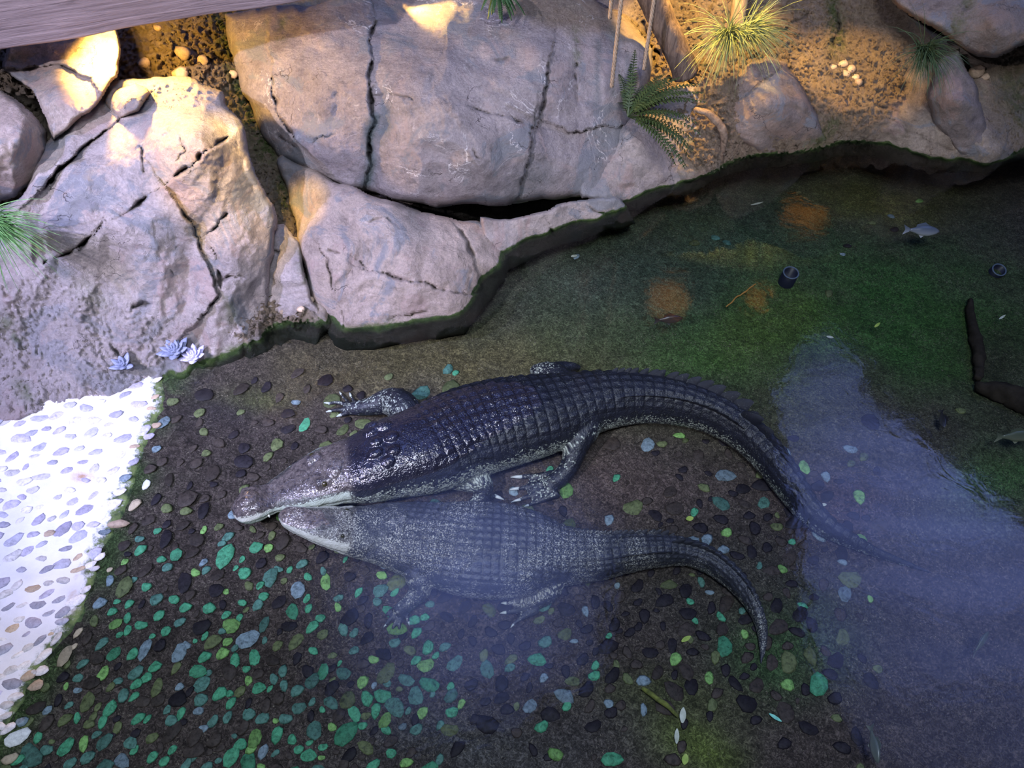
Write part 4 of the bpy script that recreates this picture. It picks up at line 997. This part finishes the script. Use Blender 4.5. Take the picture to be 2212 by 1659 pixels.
SM = {'green': stone_mat('green_pebble', (0.075, 0.30, 0.16), True), 'teal': stone_mat('teal_pebble', (0.085, 0.19, 0.15), True), 'lime': stone_mat('lime_pebble', (0.20, 0.38, 0.11), True),
      'olive': stone_mat('olive_pebble', (0.12, 0.14, 0.06), True), 'dark': stone_mat('dark_pebble', (0.022, 0.018, 0.022), True), 'brown': stone_mat('brown_pebble', (0.055, 0.042, 0.035), True), 'blue': stone_mat('bluegrey_pebble', (0.19, 0.25, 0.28), True),
      'grey': stone_mat('grey_pebble', (0.40, 0.40, 0.47)), 'violet': stone_mat('violet_grey_pebble', (0.46, 0.44, 0.54)), 'tan': stone_mat('tan_pebble', (0.46, 0.36, 0.25)), 'white': stone_mat('white_pebble', (0.66, 0.64, 0.62))}
PM = {}
for key, m in SM.items():
    for i, (v, f) in enumerate(SHAPES):
        me = make_mesh('pebble', v, f); me.materials.append(m); PM[key, i] = me

def scatter(poly_px, spacing, n_try, seed, dens=None, exist=None):
    g = np.random.default_rng(seed); poly = np.array(poly_px, float)
    lo, hi = poly.min(0), poly.max(0); pts = exist if exist is not None else []
    cand = lo + g.random((n_try, 2)) * (hi - lo)
    cand = cand[inside(cand[:, 0], cand[:, 1], poly)]
    new = []
    arr = np.array([q[:2] for q in pts]) if pts else np.zeros((0, 2))
    for c in cand:
        if dens is not None and g.random() > dens(c[0], c[1]): continue
        sp = spacing * (0.8 + 0.5 * g.random())
        if len(arr) and (((arr - c) / np.array([1.25, 0.95])) ** 2).sum(1).min() < sp * sp: continue
        arr = np.concatenate([arr, c[None]]); new.append((c[0], c[1], sp))
    pts.extend(new)
    return new

prs = random.Random(11)
def place_stones(parent, items, base_z, name='pebble', limit=290):
    items = sorted(items, key=lambda q: -q['size'] * q['dep'])
    rest_v, rest_f, rest_m = [], [], []
    for k, q in enumerate(items):
        sx, sy, sz, rot = q['s'][0], q['s'][1], q['s'][2], q['rot']
        P = q['p']
        if k < limit:
            o = link(name, PM[q['mat'], q['shape']], None, parent)
            o.location = Vector(P) - Vector(parent.location); o.rotation_euler = (prs.uniform(-.12, .12), prs.uniform(-.12, .12), rot); o.scale = (sx, sy, sz)
        else:
            v, f = SHAPES[q['shape']]; c, s_ = math.cos(rot), math.sin(rot)
            vv = v * np.array([sx, sy, sz]); vv = np.stack([vv[:, 0] * c - vv[:, 1] * s_, vv[:, 0] * s_ + vv[:, 1] * c, vv[:, 2]], -1) + P
            b0 = len(rest_v); rest_v.extend(vv.tolist()); rest_f.extend([tuple(b0 + i for i in ff) for ff in f]); rest_m.extend([q['mat']] * len(f))
    if rest_v:
        me = make_mesh('small_pebbles', np.array(rest_v) - np.array(parent.location), rest_f)
        keys = list(SM); [me.materials.append(SM[k]) for k in keys]
        me.polygons.foreach_set('material_index', np.array([keys.index(m) for m in rest_m], np.int32))
        o = link('small_pebbles', me, None, parent); o['kind'] = 'stuff'

# pebbles set in the cement of the beach
BEACH_POLY = [(-60, 925), (0, 908), (180, 868), (342, 822), (345, 850), (325, 905), (292, 985), (256, 1080), (236, 1135), (205, 1210), (180, 1290), (140, 1362), (100, 1412), (52, 1480), (0, 1575), (-60, 1660)]
items = []
pts = scatter(BEACH_POLY, 27, 9000, 5)
for (x, y, sp) in pts:
    P = bed_pt(np.array(x), np.array(y)); dep = np.linalg.norm(P - np.array([0, 0, CAM_Z])); sz = sp * dep / F * prs.uniform(0.42, 0.64)
    near = y > 1250 or prs.random() < 0.75
    m = prs.choices(['grey', 'violet', 'white', 'tan'], [5, 6, 4, 0.7])[0]
    if float(shore_d(P[0], P[1])) > -0.10: m = prs.choices(['white', 'tan', 'grey', 'blue'], [5, 3, 2, 1])[0]
    items.append(dict(p=P + np.array([0, 0, .014 - sz * 0.10]), s=(sz * 1.15, sz * prs.uniform(.5, .75), sz * .30), rot=prs.gauss(0.35, 0.35), mat=m, shape=prs.randrange(6), size=sz, dep=1 / dep))
for (x, y, m, r_, el) in ((256, 1134, 'tan', 21, .45), (338, 921, 'tan', 11, .7), (322, 945, 'violet', 12, .7), (290, 1000, 'grey', 12, .7), (217, 1205, 'white', 12, .6), (205, 1230, 'white', 11, .6), (112, 1372, 'tan', 9, .6), (92, 1450, 'white', 12, .8), (80, 1482, 'tan', 13, .8), (62, 1462, 'tan', 14, .7), (20, 1575, 'white', 13, .6), (50, 1560, 'blue', 11, .7), (24, 1640, 'tan', 13, .7)):
    P = bed_pt(np.array(float(x)), np.array(float(y))); dep = np.linalg.norm(P - np.array([0, 0, CAM_Z])); sz = r_ * dep / F
    items.append(dict(p=P + np.array([0, 0, .010]), s=(sz, sz * el, sz * .35), rot=prs.gauss(0.3, 0.2), mat=m, shape=prs.randrange(6), size=sz * 3, dep=1 / dep))
place_stones(beach, items, 0)

# pebbles under water
def pebble_density(x, y):
    f = 0.0
    f = max(f, 1.0 * (x < 1000 and y > 1160) * 1.0)
    f = max(f, float(np.exp(-(((x - 560) / 420) ** 2 + ((y - 1330) / 260) ** 2)) * 1.3))
    f = max(f, float(np.exp(-(((x - 1350) / 280) ** 2 + ((y - 1390) / 130) ** 2)) * 0.95))
    f = max(f, float(np.exp(-(((x - 1600) / 180) ** 2 + ((y - 1160) / 130) ** 2)) * 0.95))
    f = max(f, float(np.exp(-(((x - 1680) / 90) ** 2 + ((y - 1500) / 90) ** 2)) * 0.55))
    f = max(f, float(np.exp(-(((x - 560) / 220) ** 2 + ((y - 950) / 110) ** 2)) * 0.3))
    if y > 1540 and x > 900: f *= 0.25
    if y > 1480 and x > 1350: f *= 0.4
    if y > 1560 and 550 < x < 900: f *= 0.6
    return min(1.0, f + 0.02)
POOL_POLY = [(370, 850), (700, 790), (1000, 800), (1900, 900), (1900, 1690), (-20, 1690), (40, 1560), (130, 1420), (210, 1290), (262, 1150), (300, 1040), (345, 920)]
items = []
taken = []
pts = scatter(POOL_POLY, 31, 9000, 9, pebble_density, taken) + scatter(POOL_POLY, 20, 5000, 19, pebble_density, taken)
for (x, y, sp) in pts:
    P = bed_pt(np.array(x), np.array(y)); dep = np.linalg.norm(P - np.array([0, 0, CAM_Z])); sz = sp * dep / F * prs.uniform(0.34, 0.60)
    if y < 1130 and x < 900: wts = dict(dark=4, brown=6, olive=2, blue=.5, lime=.3, green=.2)
    elif x < 1000: 
        g_ = min(1, max(0.15, (y - 1120) / 220))
        wts = dict(green=4.2 * g_, teal=3 * g_, lime=1.2 * g_, olive=1.4, dark=2.0, brown=2.2, blue=.35)
    else: wts = dict(dark=6, brown=3, green=.9, teal=.7, lime=.5, blue=1.0, olive=1.4)
    m = prs.choices(list(wts), list(wts.values()))[0]
    d_ = float(shore_d(P[0], P[1]))
    if d_ < 0.10: m = prs.choices(['white', 'tan', 'blue', 'olive', 'brown'], [1.5, 2, 1, 2, 2])[0]
    items.append(dict(p=P + np.array([0, 0, sz * .02]), s=(sz * 1.15, sz * prs.uniform(.68, .95), sz * .2), rot=prs.gauss(0.5, 0.8), mat=m, shape=prs.randrange(6), size=sz, dep=1 / dep))
extra = [(640, 870, 'blue', 10), (780, 855, 'dark', 13), (968, 799, 'teal', 15), (984, 806, 'green', 9), (1500, 526, 'olive', 12), (1790, 635, 'olive', 11), (1830, 532, 'dark', 8), (1985, 435, 'lime', 8), (1883, 482, 'olive', 8), (1925, 468, 'blue', 7),
         (1820, 550, 'blue', 6), (2075, 888, 'olive', 10), (1570, 525, 'teal', 9), (1545, 515, 'teal', 11), (1245, 555, 'blue', 9), (1865, 988, 'olive', 12), (1838, 1002, 'olive', 10), (1690, 1230, 'lime', 11), (1820, 1215, 'blue', 9), (1932, 497, 'dark', 9), (1430, 960, 'olive', 12), (1480, 952, 'olive', 8), (1170, 1570, 'green', 15), (1200, 1630, 'lime', 16), (870, 1570, 'blue', 9)]
for (x, y, m, r_) in extra:
    P = bed_pt(np.array(x), np.array(y)); dep = np.linalg.norm(P - np.array([0, 0, CAM_Z])); sz = r_ * dep / F
    items.append(dict(p=P + np.array([0, 0, sz * .1]), s=(sz, sz * .75, sz * .4), rot=prs.gauss(0.2, 0.5), mat=m, shape=prs.randrange(6), size=sz * 3, dep=1 / dep))
place_stones(floor, items, 0)

# rounded stones stuck in the earth bank and the gravel
for key, par, lst in (('earth_bank1', bank, [(395, 115, 15), (437, 131, 12), (390, 160, 16), (356, 186, 13), (312, 136, 12), (635, 522, 13), (618, 662, 22), (665, 630, 12), (667, 648, 12), (650, 668, 9), (1822, 138, 9), (1838, 150, 10), (1828, 160, 9), (1848, 168, 8), (1800, 145, 7), (2110, 155, 14), (2128, 166, 8), (1855, 178, 8), (505, 160, 9), (340, 60, 8)]),):
    for (x, y, r_) in lst:
        P = on_rock(key, x, y, 0.01); sz = r_ * np.linalg.norm(P - np.array([0, 0, CAM_Z])) / F
        o = link('stone', PM['tan' if x < 700 or x > 1700 else 'grey', prs.randrange(6)], None, par)
        o.location = Vector(P) - Vector(par.location); o.rotation_euler = (0.9, 0, prs.uniform(-.5, .5)); o.scale = (sz, sz * .85, sz * .8)

# ------------------------------------------------------------------ wooden beam, pole, ropes, root
def wood(name, c1, c2, axis_scale):
    t = NT(name); tc = t.n('TexCoord'); mp = t.n('Mapping'); t.l(tc.outputs['Object'], mp.inputs[0]); mp.inputs['Scale'].default_value = axis_scale
    n = t.noise(mp.outputs[0], 6, 8, 0.7, 0.8)
    c = t.ramp(n, [(0.25, tuple(.35 * x for x in c1)), (0.42, c1), (0.65, c2)])
    return t.bsdf(c, 0.75, t.bump(n, 0.7, 0.012), 0.2)
M['beam'] = wood('weathered_beam', (0.17, 0.135, 0.145), (0.29, 0.235, 0.25), (0.35, 4.0, 9.0))
M['pole'] = wood('dark_pole', (0.075, 0.055, 0.045), (0.17, 0.13, 0.10), (6, 6, 0.5))
M['stub'] = wood('pale_stub', (0.34, 0.25, 0.15), (0.50, 0.40, 0.26), (5, 5, 0.6))
M['root'] = wood('root_bark', (0.14, 0.10, 0.07), (0.26, 0.20, 0.14), (3, 3, 3))
A = at_z(-160, 136, 1.62); B = at_z(700, -6, 1.62)
L = np.linalg.norm(B - A); dx = (B - A) / L; nx = np.array([-dx[1], dx[0], 0])
V, Fc = [], []
ns, prof = 60, []
hh, ww, rr = 0.40, 0.22, 0.018
for (cx_, cz_, a0) in ((ww - rr, rr, -90), (ww - rr, hh - rr, 0), (rr, hh - rr, 90), (rr, rr, 180)):
    for k in range(4):
        an = math.radians(a0 + 30 * k); prof.append((cx_ + rr * math.cos(an), cz_ + rr * math.sin(an)))
for i in range(ns + 1):
    x = L * i / ns
    for k, (y_, z_) in enumerate(prof):
        w_ = 0.006 * float(noise3(np.array([x * 3, y_ * 9, z_ * 9]), 1, 31)); V.append((x, y_ + w_, z_ + w_))
m_ = len(prof)
for i in range(ns):
    for k in range(m_): Fc.append((i * m_ + k, (i + 1) * m_ + k, (i + 1) * m_ + (k + 1) % m_, i * m_ + (k + 1) % m_))
Fc.append(tuple(range(m_))); Fc.append(tuple(ns * m_ + k for k in range(m_ - 1, -1, -1)))
beam = link('wooden_beam', make_mesh('wooden_beam', V, Fc), M['beam'])
beam.matrix_world = Matrix(((dx[0], nx[0], 0, A[0]), (dx[1], nx[1], 0, A[1]), (0, 0, 1, A[2]), (0, 0, 0, 1)))
tag(beam, 'weathered purple-grey wooden beam across the top left corner', 'beam')

def rod(name, pts, radii, mat, label, cat, wob=0.0, n=16, seed=0):
    Q = catmull(np.concatenate([np.array(pts), np.array(radii)[:, None]], 1), 40)
    V, Fc = [], []; tube(V, Fc, Q[:, :3], Q[:, 3], n); V = np.array(V)
    if wob: V = V + wob * np.stack([fbm(V, 14, 3, seed), fbm(V, 14, 3, seed + 1), fbm(V, 14, 3, seed + 2)], -1)
    o, _ = centred(name, V, Fc, mat)
    return tag(o, label, cat)
rod('leaning_pole', [at_y(1482, 160, 5.22), at_y(1462, 110, 5.22), at_y(1425, 30, 5.25), at_y(1375, -80, 5.3), at_y(1330, -190, 5.35)], [.092, .09, .092, .094, .096], M['pole'], 'dark leaning log pole standing on the bank behind the fern', 'pole', .012, seed=4)
rod('wooden_stub', [at_y(1592, 52, 5.9), at_y(1600, 0, 5.9), at_y(1612, -90, 5.9)], [.055, .058, .06], M['stub'], 'pale yellow lit post behind the right grass tufts', 'post', .006, seed=9)
rod('hanging_root', [at_y(1500, 236, 5.02), at_y(1530, 246, 4.98), at_y(1552, 268, 4.95), at_y(1564, 300, 4.92), at_y(1560, 330, 4.93), at_z(1563, 358, -0.06)], [.016, .026, .030, .026, .020, .012], M['root'], 'brown root bending down the bank into the water', 'root', .01, seed=12)

M['rope'] = plain('jute_rope', (0.36, 0.28, 0.20), 0.85, 0.1, 60, 0.6, 0.5)
def rope(p0, p1, rad, label):
    p0, p1 = np.array(p0), np.array(p1); L = np.linalg.norm(p1 - p0)
    root = empty('rope', tuple(p1), label, 'rope', 'ropes hanging beside the leaning pole')
    n = int(L / 0.012)
    for k in range(3):
        tt = np.linspace(0, 1, n); ph = tt * L / (rad * 6.0) * 2 * math.pi + k * 2.094
        c = p0 + (p1 - p0) * tt[:, None] + np.stack([np.cos(ph), np.sin(ph), 0 * ph], -1) * rad * 0.5 - p1
        V, Fc = [], []; tube(V, Fc, c, np.full(n, rad * 0.55), 6)
        link('strand', make_mesh('strand', V, Fc), M['rope'], root)
for (xa, ya, Yr, xb, yb, lab) in ((1341, -20, 4.66, 1321, 188, 'longest rope hanging over the right end of the huge boulder'), (1319, -20, 4.95, 1317, 40, 'short rope hanging leftmost above the huge boulder'), (1407, -20, 4.9, 1391, 150, 'rope hanging just left of the dark leaning pole')):
    b_ = at_y(xb, yb, Yr); a_ = b_.copy(); a_[2] = 2.6
    rope(a_, b_, 0.014, lab)

# ------------------------------------------------------------------ plants
def leafmat(name, c1, c2, rough=0.5):
    t = NT(name); p = t.pos(); c = t.ramp(t.noise(p, 30, 3, 0.6), [(0.3, c1), (0.7, c2)])
    b = t.bsdf(c, rough, None, 0.3); return b
M['grass_straw'] = leafmat('straw_green_grass', (0.11, 0.17, 0.07), (0.26, 0.32, 0.15))  # pale straw-green blades
M['grass_dark'] = leafmat('dark_grass', (0.035, 0.07, 0.03), (0.09, 0.14, 0.06))
M['grass_green'] = leafmat('green_grass', (0.05, 0.15, 0.04), (0.15, 0.30, 0.10))
M['fern'] = leafmat('dark_fern', (0.018, 0.04, 0.014), (0.06, 0.085, 0.025))
M['fern_green'] = leafmat('green_fern', (0.012, 0.045, 0.012), (0.04, 0.10, 0.03))
M['succ'] = leafmat('blue_grey_succulent', (0.17, 0.20, 0.30), (0.28, 0.31, 0.42))
M['succ_pale'] = leafmat('pale_violet_succulent', (0.40, 0.40, 0.62), (0.60, 0.58, 0.78))

def grass(name, base, n, length, spread, droop, mat, label, dirv=(0, -0.6, 0.7), seed=0, width=0.0035):
    g = np.random.default_rng(seed); V, Fc = [], []
    base = np.array(base); dv = np.array(dirv, float); dv /= np.linalg.norm(dv)
    for i in range(n):
        d = dv + g.normal(0, spread, 3); d /= np.linalg.norm(d); L = length * (0.55 + 0.6 * g.random())
        p_ = base + g.normal(0, 0.018, 3); side = np.cross(d, g.normal(size=3)); side /= np.linalg.norm(side)
        ks = 6; st = len(V)
        for k in range(ks):
            u = k / (ks - 1); w_ = width * (1 - 0.85 * u)
            V.append(p_ - side * w_); V.append(p_ + side * w_)
            p_ = p_ + d * L / (ks - 1); d = d + np.array([0, -0.03, -droop]) / ks * 2; d /= np.linalg.norm(d)
        for k in range(ks - 1): Fc.append((st + 2 * k, st + 2 * k + 1, st + 2 * k + 3, st + 2 * k + 2))
    o, _ = centred(name, np.array(V), Fc, mat)
    return tag(o, label, 'grass')
grass('grass_tuft', at_y(-25, 478, 2.92), 240, .34, .34, .5, M['grass_green'], 'bright green grass tuft at the left edge of the picture', (0.75, -.45, .25), 1)
grass('grass_tuft', at_y(1572, 80, 5.35), 300, .46, .42, .75, M['grass_straw'], 'larger straw-green grass tuft between the pole and the pale post', (-.1, -.65, .5), 2)
grass('grass_tuft', at_y(1612, 72, 5.4), 220, .38, .40, .6, M['grass_straw'], 'smaller straw-green grass tuft right of the pale post', (.45, -.6, .6), 3)
grass('grass_tuft', at_y(1992, 112, 5.1), 280, .36, .5, .7, M['grass_dark'], 'dark grass tuft hanging above the dark standing boulder', (0, -.75, .35), 4)

def fern(base, n, length, arc0, arc1, mat, label, seed, pitch=(0.2, 0.9)):
    g = np.random.default_rng(seed); base = np.array(base)
    root = empty('fern', tuple(base), label, 'fern')
    for i in range(n):
        az = arc0 + (arc1 - arc0) * (i + g.random()) / n; el = g.uniform(*pitch); L = length * g.uniform(.7, 1.1)
        d = np.array([math.cos(az) * math.cos(el), math.sin(az) * math.cos(el), math.sin(el)]); V, Fc = [], []; p_ = np.zeros(3)
        ks = 22; spine = []
        for k in range(ks):
            spine.append((p_.copy(), d.copy())); p_ = p_ + d * L / ks; d = d + np.array([0, 0, -0.05]); d /= np.linalg.norm(d)
        for k in range(ks - 1):
            p0, d0 = spine[k]; p1, _ = spine[k + 1]; u = k / ks
            sd = np.cross(d0, (0, 0, 1)); sd /= np.linalg.norm(sd) + 1e-9; upv = np.cross(sd, d0)
            st = len(V); w_ = 0.0028
            V.extend([p0 - sd * w_, p0 + sd * w_, p1 + sd * w_, p1 - sd * w_]); Fc.append((st, st + 1, st + 2, st + 3))
            if k > 2:
                ll = 0.030 * length / 0.5 * math.sin(math.pi * min(1, u * 0.9 + .12)) ** .7
                for s_ in (-1, 1):
                    st = len(V); tip = p0 + sd * s_ * ll + d0 * ll * .55 - upv * .006
                    V.extend([p0 - d0 * .004, p0 + sd * s_ * ll * .5 + d0 * (ll * .12), tip, p0 + sd * s_ * ll * .5 + d0 * (ll * .28 + .008), p0 + d0 * .005]); Fc.append((st, st + 1, st + 2, st + 3, st + 4))
        link('frond', make_mesh('frond', V, Fc), mat, root)
    return root
fern(at_y(1356, 252, 4.62), 46, .58, -0.8, 1.7, M['fern'], 'dark green fern growing from the cleft right of the huge boulder', 3, (-.05, 1.0))
fern(at_y(1075, -30, 5.0), 14, .26, -2.2, -.5, M['fern_green'], 'dark green fern hanging at the top edge above the huge boulder', 5, (-.5, .3))

def succulent(base, n, size, mat, label, seed):
    g = np.random.default_rng(seed); base = np.array(base); root = empty('succulent', tuple(base), label, 'succulent', 'succulents on the rock beside the beach')
    me = None
    V, Fc = [], []
    for k in range(6):
        u = k / 5; w_ = 0.30 * math.sin(math.pi * (0.12 + 0.86 * u)) ** .8
        for j in range(6):
            a_ = 2 * math.pi * j / 6; V.append((u, w_ * math.cos(a_), w_ * .38 * math.sin(a_) + .12 * u * u))
    for k in range(5):
        for j in range(6): Fc.append((k * 6 + j, k * 6 + (j + 1) % 6, (k + 1) * 6 + (j + 1) % 6, (k + 1) * 6 + j))
    Fc.append(tuple(range(5, -1, -1))); Fc.append(tuple(30 + j for j in range(6)))
    me = make_mesh('leaf', V, Fc); me.materials.append(mat)
    for i in range(n):
        u = i / n; az = i * 2.39996; el = 0.10 + 1.15 * (1 - u)
        o = link('leaf', me, None, root); sc_ = size * (0.62 + 0.5 * u)
        d = Vector((math.cos(az) * math.cos(el), math.sin(az) * math.cos(el) * .9 - .25, math.sin(el) + .1)).normalized()
        o.rotation_euler = d.to_track_quat('X', 'Z').to_euler(); o.scale = (sc_,) * 3
    return root
S3 = 'rock_outcrop9'
succulent(on_rock(S3, 380, 760, .02), 26, .10, M['succ'], 'dark blue-grey rosette succulent, upper of the pair by the water', 1)
succulent(on_rock(S3, 420, 772, .03), 26, .085, M['succ_pale'], 'pale violet rosette succulent at the water edge', 2)
succulent(on_rock(S3, 268, 790, .02), 14, .08, M['succ'], 'small blue-grey fan succulent on the gravel above the beach', 3)

# ------------------------------------------------------------------ drain pipes, fish, leaves, sunken wood
t = NT('black_plastic_pipe'); M['pipe'] = t.bsdf((0.012, 0.014, 0.03), 0.35, None, 0.5)
M['pipe_rim'] = plain('pipe_rim', (0.10, 0.13, 0.18), 0.5)
def pipe(px, py, r_, h_, tilt, label):
    c = bed_pt(np.array(float(px)), np.array(float(py)))
    n = 24; V, Fc = [], []
    for (rr, zz) in ((r_, -0.10), (r_, h_), (r_ * .86, h_), (r_ * .86, -0.08)):
        for k in range(n): a_ = 2 * math.pi * k / n; V.append((rr * math.cos(a_), rr * math.sin(a_), zz))
    for i in range(3):
        for k in range(n): Fc.append((i * n + k, i * n + (k + 1) % n, (i + 1) * n + (k + 1) % n, (i + 1) * n + k))
    Fc.append(tuple(3 * n + k for k in range(n)))
    o = link('drain_pipe', make_mesh('drain_pipe', V, Fc), M['pipe'], None, c); o.rotation_euler = (tilt, 0, 0)
    V2, F2 = [], []; ring = [(r_ * .95 * math.cos(a_), r_ * .95 * math.sin(a_), h_ + .004) for a_ in np.linspace(0, 2 * math.pi, 25)]
    tube(V2, F2, ring, [.006] * 25, 8); link('rim', make_mesh('rim', V2, F2), M['pipe_rim'], o)
    return tag(o, label, 'pipe', 'drain pipes in the pool bed')
pipe(1697, 612, .060, .13, 0.15, 'upright black drain pipe standing in bright green algae')
pipe(2150, 590, .055, .05, 0.3, 'black drain pipe opening near the right edge of the pool')

def fishmat(name, c1, c2):
    t = NT(name); tc = t.n('TexCoord'); sp = t.n('SeparateXYZ'); t.l(tc.outputs['Object'], sp.inputs[0])
    c = t.mix(t.mr(sp.outputs[2], -0.25, 0.1), c2, c1); return t.bsdf(c, 0.35, None, 0.5)
FM = {'dark': fishmat('dark_fish_skin', (0.015, 0.014, 0.016), (0.06, 0.06, 0.065)), 'grey': fishmat('grey_fish_skin', (0.10, 0.12, 0.16), (0.5, 0.5, 0.55)), 'olive': fishmat('olive_fish_skin', (0.07, 0.085, 0.06), (0.25, 0.27, 0.2))}
def fish(px, py, lift, length, ang, roll, kind, label):
    c = bed_pt(np.array(float(px)), np.array(float(py)), lift)
    root = empty('fish', tuple(c), label, 'fish', 'fish swimming in the pool'); root.rotation_euler = (roll, 0, ang); root.scale = (length,) * 3
    V, Fc = [], []
    xs_ = np.linspace(-.5, .38, 12); hb = np.interp(xs_, [-.5, -.4, -.2, 0.05, .25, .38], [.03, .10, .165, .15, .07, .04]); n = 12
    for x, h_ in zip(xs_, hb):
        for k in range(n): a_ = 2 * math.pi * k / n; V.append((x, h_ * .48 * math.cos(a_), h_ * math.sin(a_)))
    for i in range(11):
        for k in range(n): Fc.append((i * n + k, i * n + (k + 1) % n, (i + 1) * n + (k + 1) % n, (i + 1) * n + k))
    Fc.append(tuple(range(n - 1, -1, -1))); Fc.append(tuple(11 * n + k for k in range(n)))
    link('body', make_mesh('body', V, Fc), FM[kind], root)
    def fin(nm, pts):
        m = len(pts); V = [(x, -.006, z) for x, z in pts] + [(x, .006, z) for x, z in pts]
        link(nm, make_mesh(nm, V, [tuple(range(m)), tuple(range(2 * m - 1, m - 1, -1))] + [(i, i + m, (i + 1) % m + m, (i + 1) % m) for i in range(m)], False), FM[kind], root)
    fin('tail_fin', [(.34, .03), (.56, .15), (.50, 0), (.56, -.15), (.34, -.03)])
    fin('dorsal_fin', [(-.22, .14), (-.05, .25), (.18, .17), (.2, .07)])
    fin('belly_fin', [(-.1, -.14), (.0, -.22), (.1, -.12)])
fish(1445, 690, .22, .19, 3.25, .5, 'dark', 'dark fish with a pale belly swimming below the orange reflection')
fish(1992, 498, .30, .26, 3.05, .6, 'grey', 'blue-grey fish near the far bank of the pool')
fish(2036, 905, .12, .14, 1.35, .9, 'dark', 'small dark fish hanging head down near the blue reflection')
fish(2196, 942, .2, .24, 3.2, .5, 'olive', 'olive fish leaving the right edge of the picture')
fish(2120, 1388, .2, .16, 3.9, .5, 'olive', 'pale olive fish swimming inside the blue reflection')
fish(1888, 1608, .2, .16, 1.5, .5, 'olive', 'pale thin fish at the bottom edge inside the blue reflection')

M['leaf_pale'] = leafmat('pale_dead_leaf', (0.38, 0.40, 0.30), (0.60, 0.62, 0.52)); M['leaf_lime'] = leafmat('yellow_green_leaf', (0.25, 0.36, 0.06), (0.45, 0.55, 0.12)); M['leaf_teal'] = leafmat('turquoise_scrap', (0.15, 0.5, 0.4), (0.3, 0.75, 0.6))
def leaf(px, py, length, width, ang, mat, label, lift=.02):
    c = bed_pt(np.array(float(px)), np.array(float(py)), lift); V, Fc = [], []
    for k in range(7):
        u = k / 6; w_ = width * math.sin(math.pi * (.06 + .9 * u)) ** .8
        for s_, zz in ((-1, .10), (0, 0), (1, .10)):
            V.append(((u - .5) * length, s_ * w_, zz * w_ + .1 * length * (u - .5) ** 2)); 
    b_ = len(V); V.extend([(x, y, z - .0015) for x, y, z in V])
    for k in range(6):
        for j in range(2):
            q = (k * 3 + j, (k + 1) * 3 + j, (k + 1) * 3 + j + 1, k * 3 + j + 1); Fc.append(q); Fc.append(tuple(b_ + i for i in reversed(q)))
    o = link('fallen_leaf', make_mesh('fallen_leaf', V, Fc), mat, None, c); o.rotation_euler = (0, 0, ang)
    tag(o, label, 'leaf', 'leaves lying on the pool bed')
leaf(1895, 702, .07, .010, .7, M['leaf_lime'], 'thin curved yellow-green leaf on the green algae', .15)
leaf(2165, 685, .08, .008, .6, M['leaf_pale'], 'thin pale leaf by the dark hollow at the right', .1)
leaf(1793, 728, .05, .012, -.2, M['leaf_pale'], 'pale leaf bit at the tip of the blue reflection')
leaf(1240, 553, .05, .014, .3, M['leaf_pale'], 'whitish leaf near the lower boulder and the ledge')
leaf(1490, 1120, .045, .016, .2, M['leaf_lime'], 'lime leaf bit above the tail of the smaller crocodile')
leaf(1480, 1640, .05, .016, 1.2, M['leaf_lime'], 'lime leaf near the bottom edge of the pool')
leaf(1482, 1380, .06, .012, .5, M['leaf_lime'], 'yellow-green curled leaf left of the thin tail tip')
leaf(1675, 1550, .065, .009, -.6, M['leaf_teal'], 'turquoise strip on the pool bed at the lower right')
leaf(1475, 1545, .075, .016, 1.35, M['leaf_pale'], 'white flake lying at the end of the mossy stick')
leaf(1462, 1590, .07, .012, 1.4, M['leaf_pale'], 'white narrow flake below the mossy stick')
leaf(1635, 440, .12, .010, .35, M['leaf_pale'], 'long pale leaf blade below the root and far bank')
leaf(1780, 1090, .03, .010, .1, M['leaf_pale'], 'tiny white leaf by the tail of the larger crocodile', .05)
M['mossy'] = leafmat('mossy_wood', (0.06, 0.07, 0.02), (0.22, 0.24, 0.05), .9)
rod('mossy_stick', [bed_pt(np.array(x), np.array(y), z_) for x, y, z_ in ((1388., 1486., .02), (1410., 1502., .035), (1440., 1525., .04), (1465., 1548., .03))], [.010, .013, .012, .007], M['mossy'], 'yellow-green mossy stick on the pool bed at the bottom right', 'stick', .006, 10, 3)
rod('orange_twig', [bed_pt(np.array(x), np.array(y), .02) for x, y in ((1570., 662.), (1592., 642.), (1612., 628.), (1632., 612.))], [.004, .007, .006, .004], plain('orange_twig_bark', (0.45, 0.22, 0.05), .8), 'thin crooked orange twig left of the upright pipe', 'twig', .012, 8, 5)
M['sunk'] = plain('sunken_wood', (0.030, 0.024, 0.018), 0.9, 0.1, 14, 0.7, 0.6)
rod('sunken_log', [bed_pt(np.array(x), np.array(y), .06) for x, y in ((2110., 835.), (2170., 850.), (2250., 880.), (2480., 960.))], [.035, .075, .09, .11], M['sunk'], 'dark sunken log at the right edge of the pool', 'log', .03, 16, 7)
rod('sunken_log', [bed_pt(np.array(x), np.array(y), .05) for x, y in ((2095., 650.), (2100., 700.), (2115., 760.), (2112., 820.))], [.02, .034, .04, .022], M['sunk'], 'dark sunken trunk lying across the pool toward the log', 'log', .02, 16, 17)
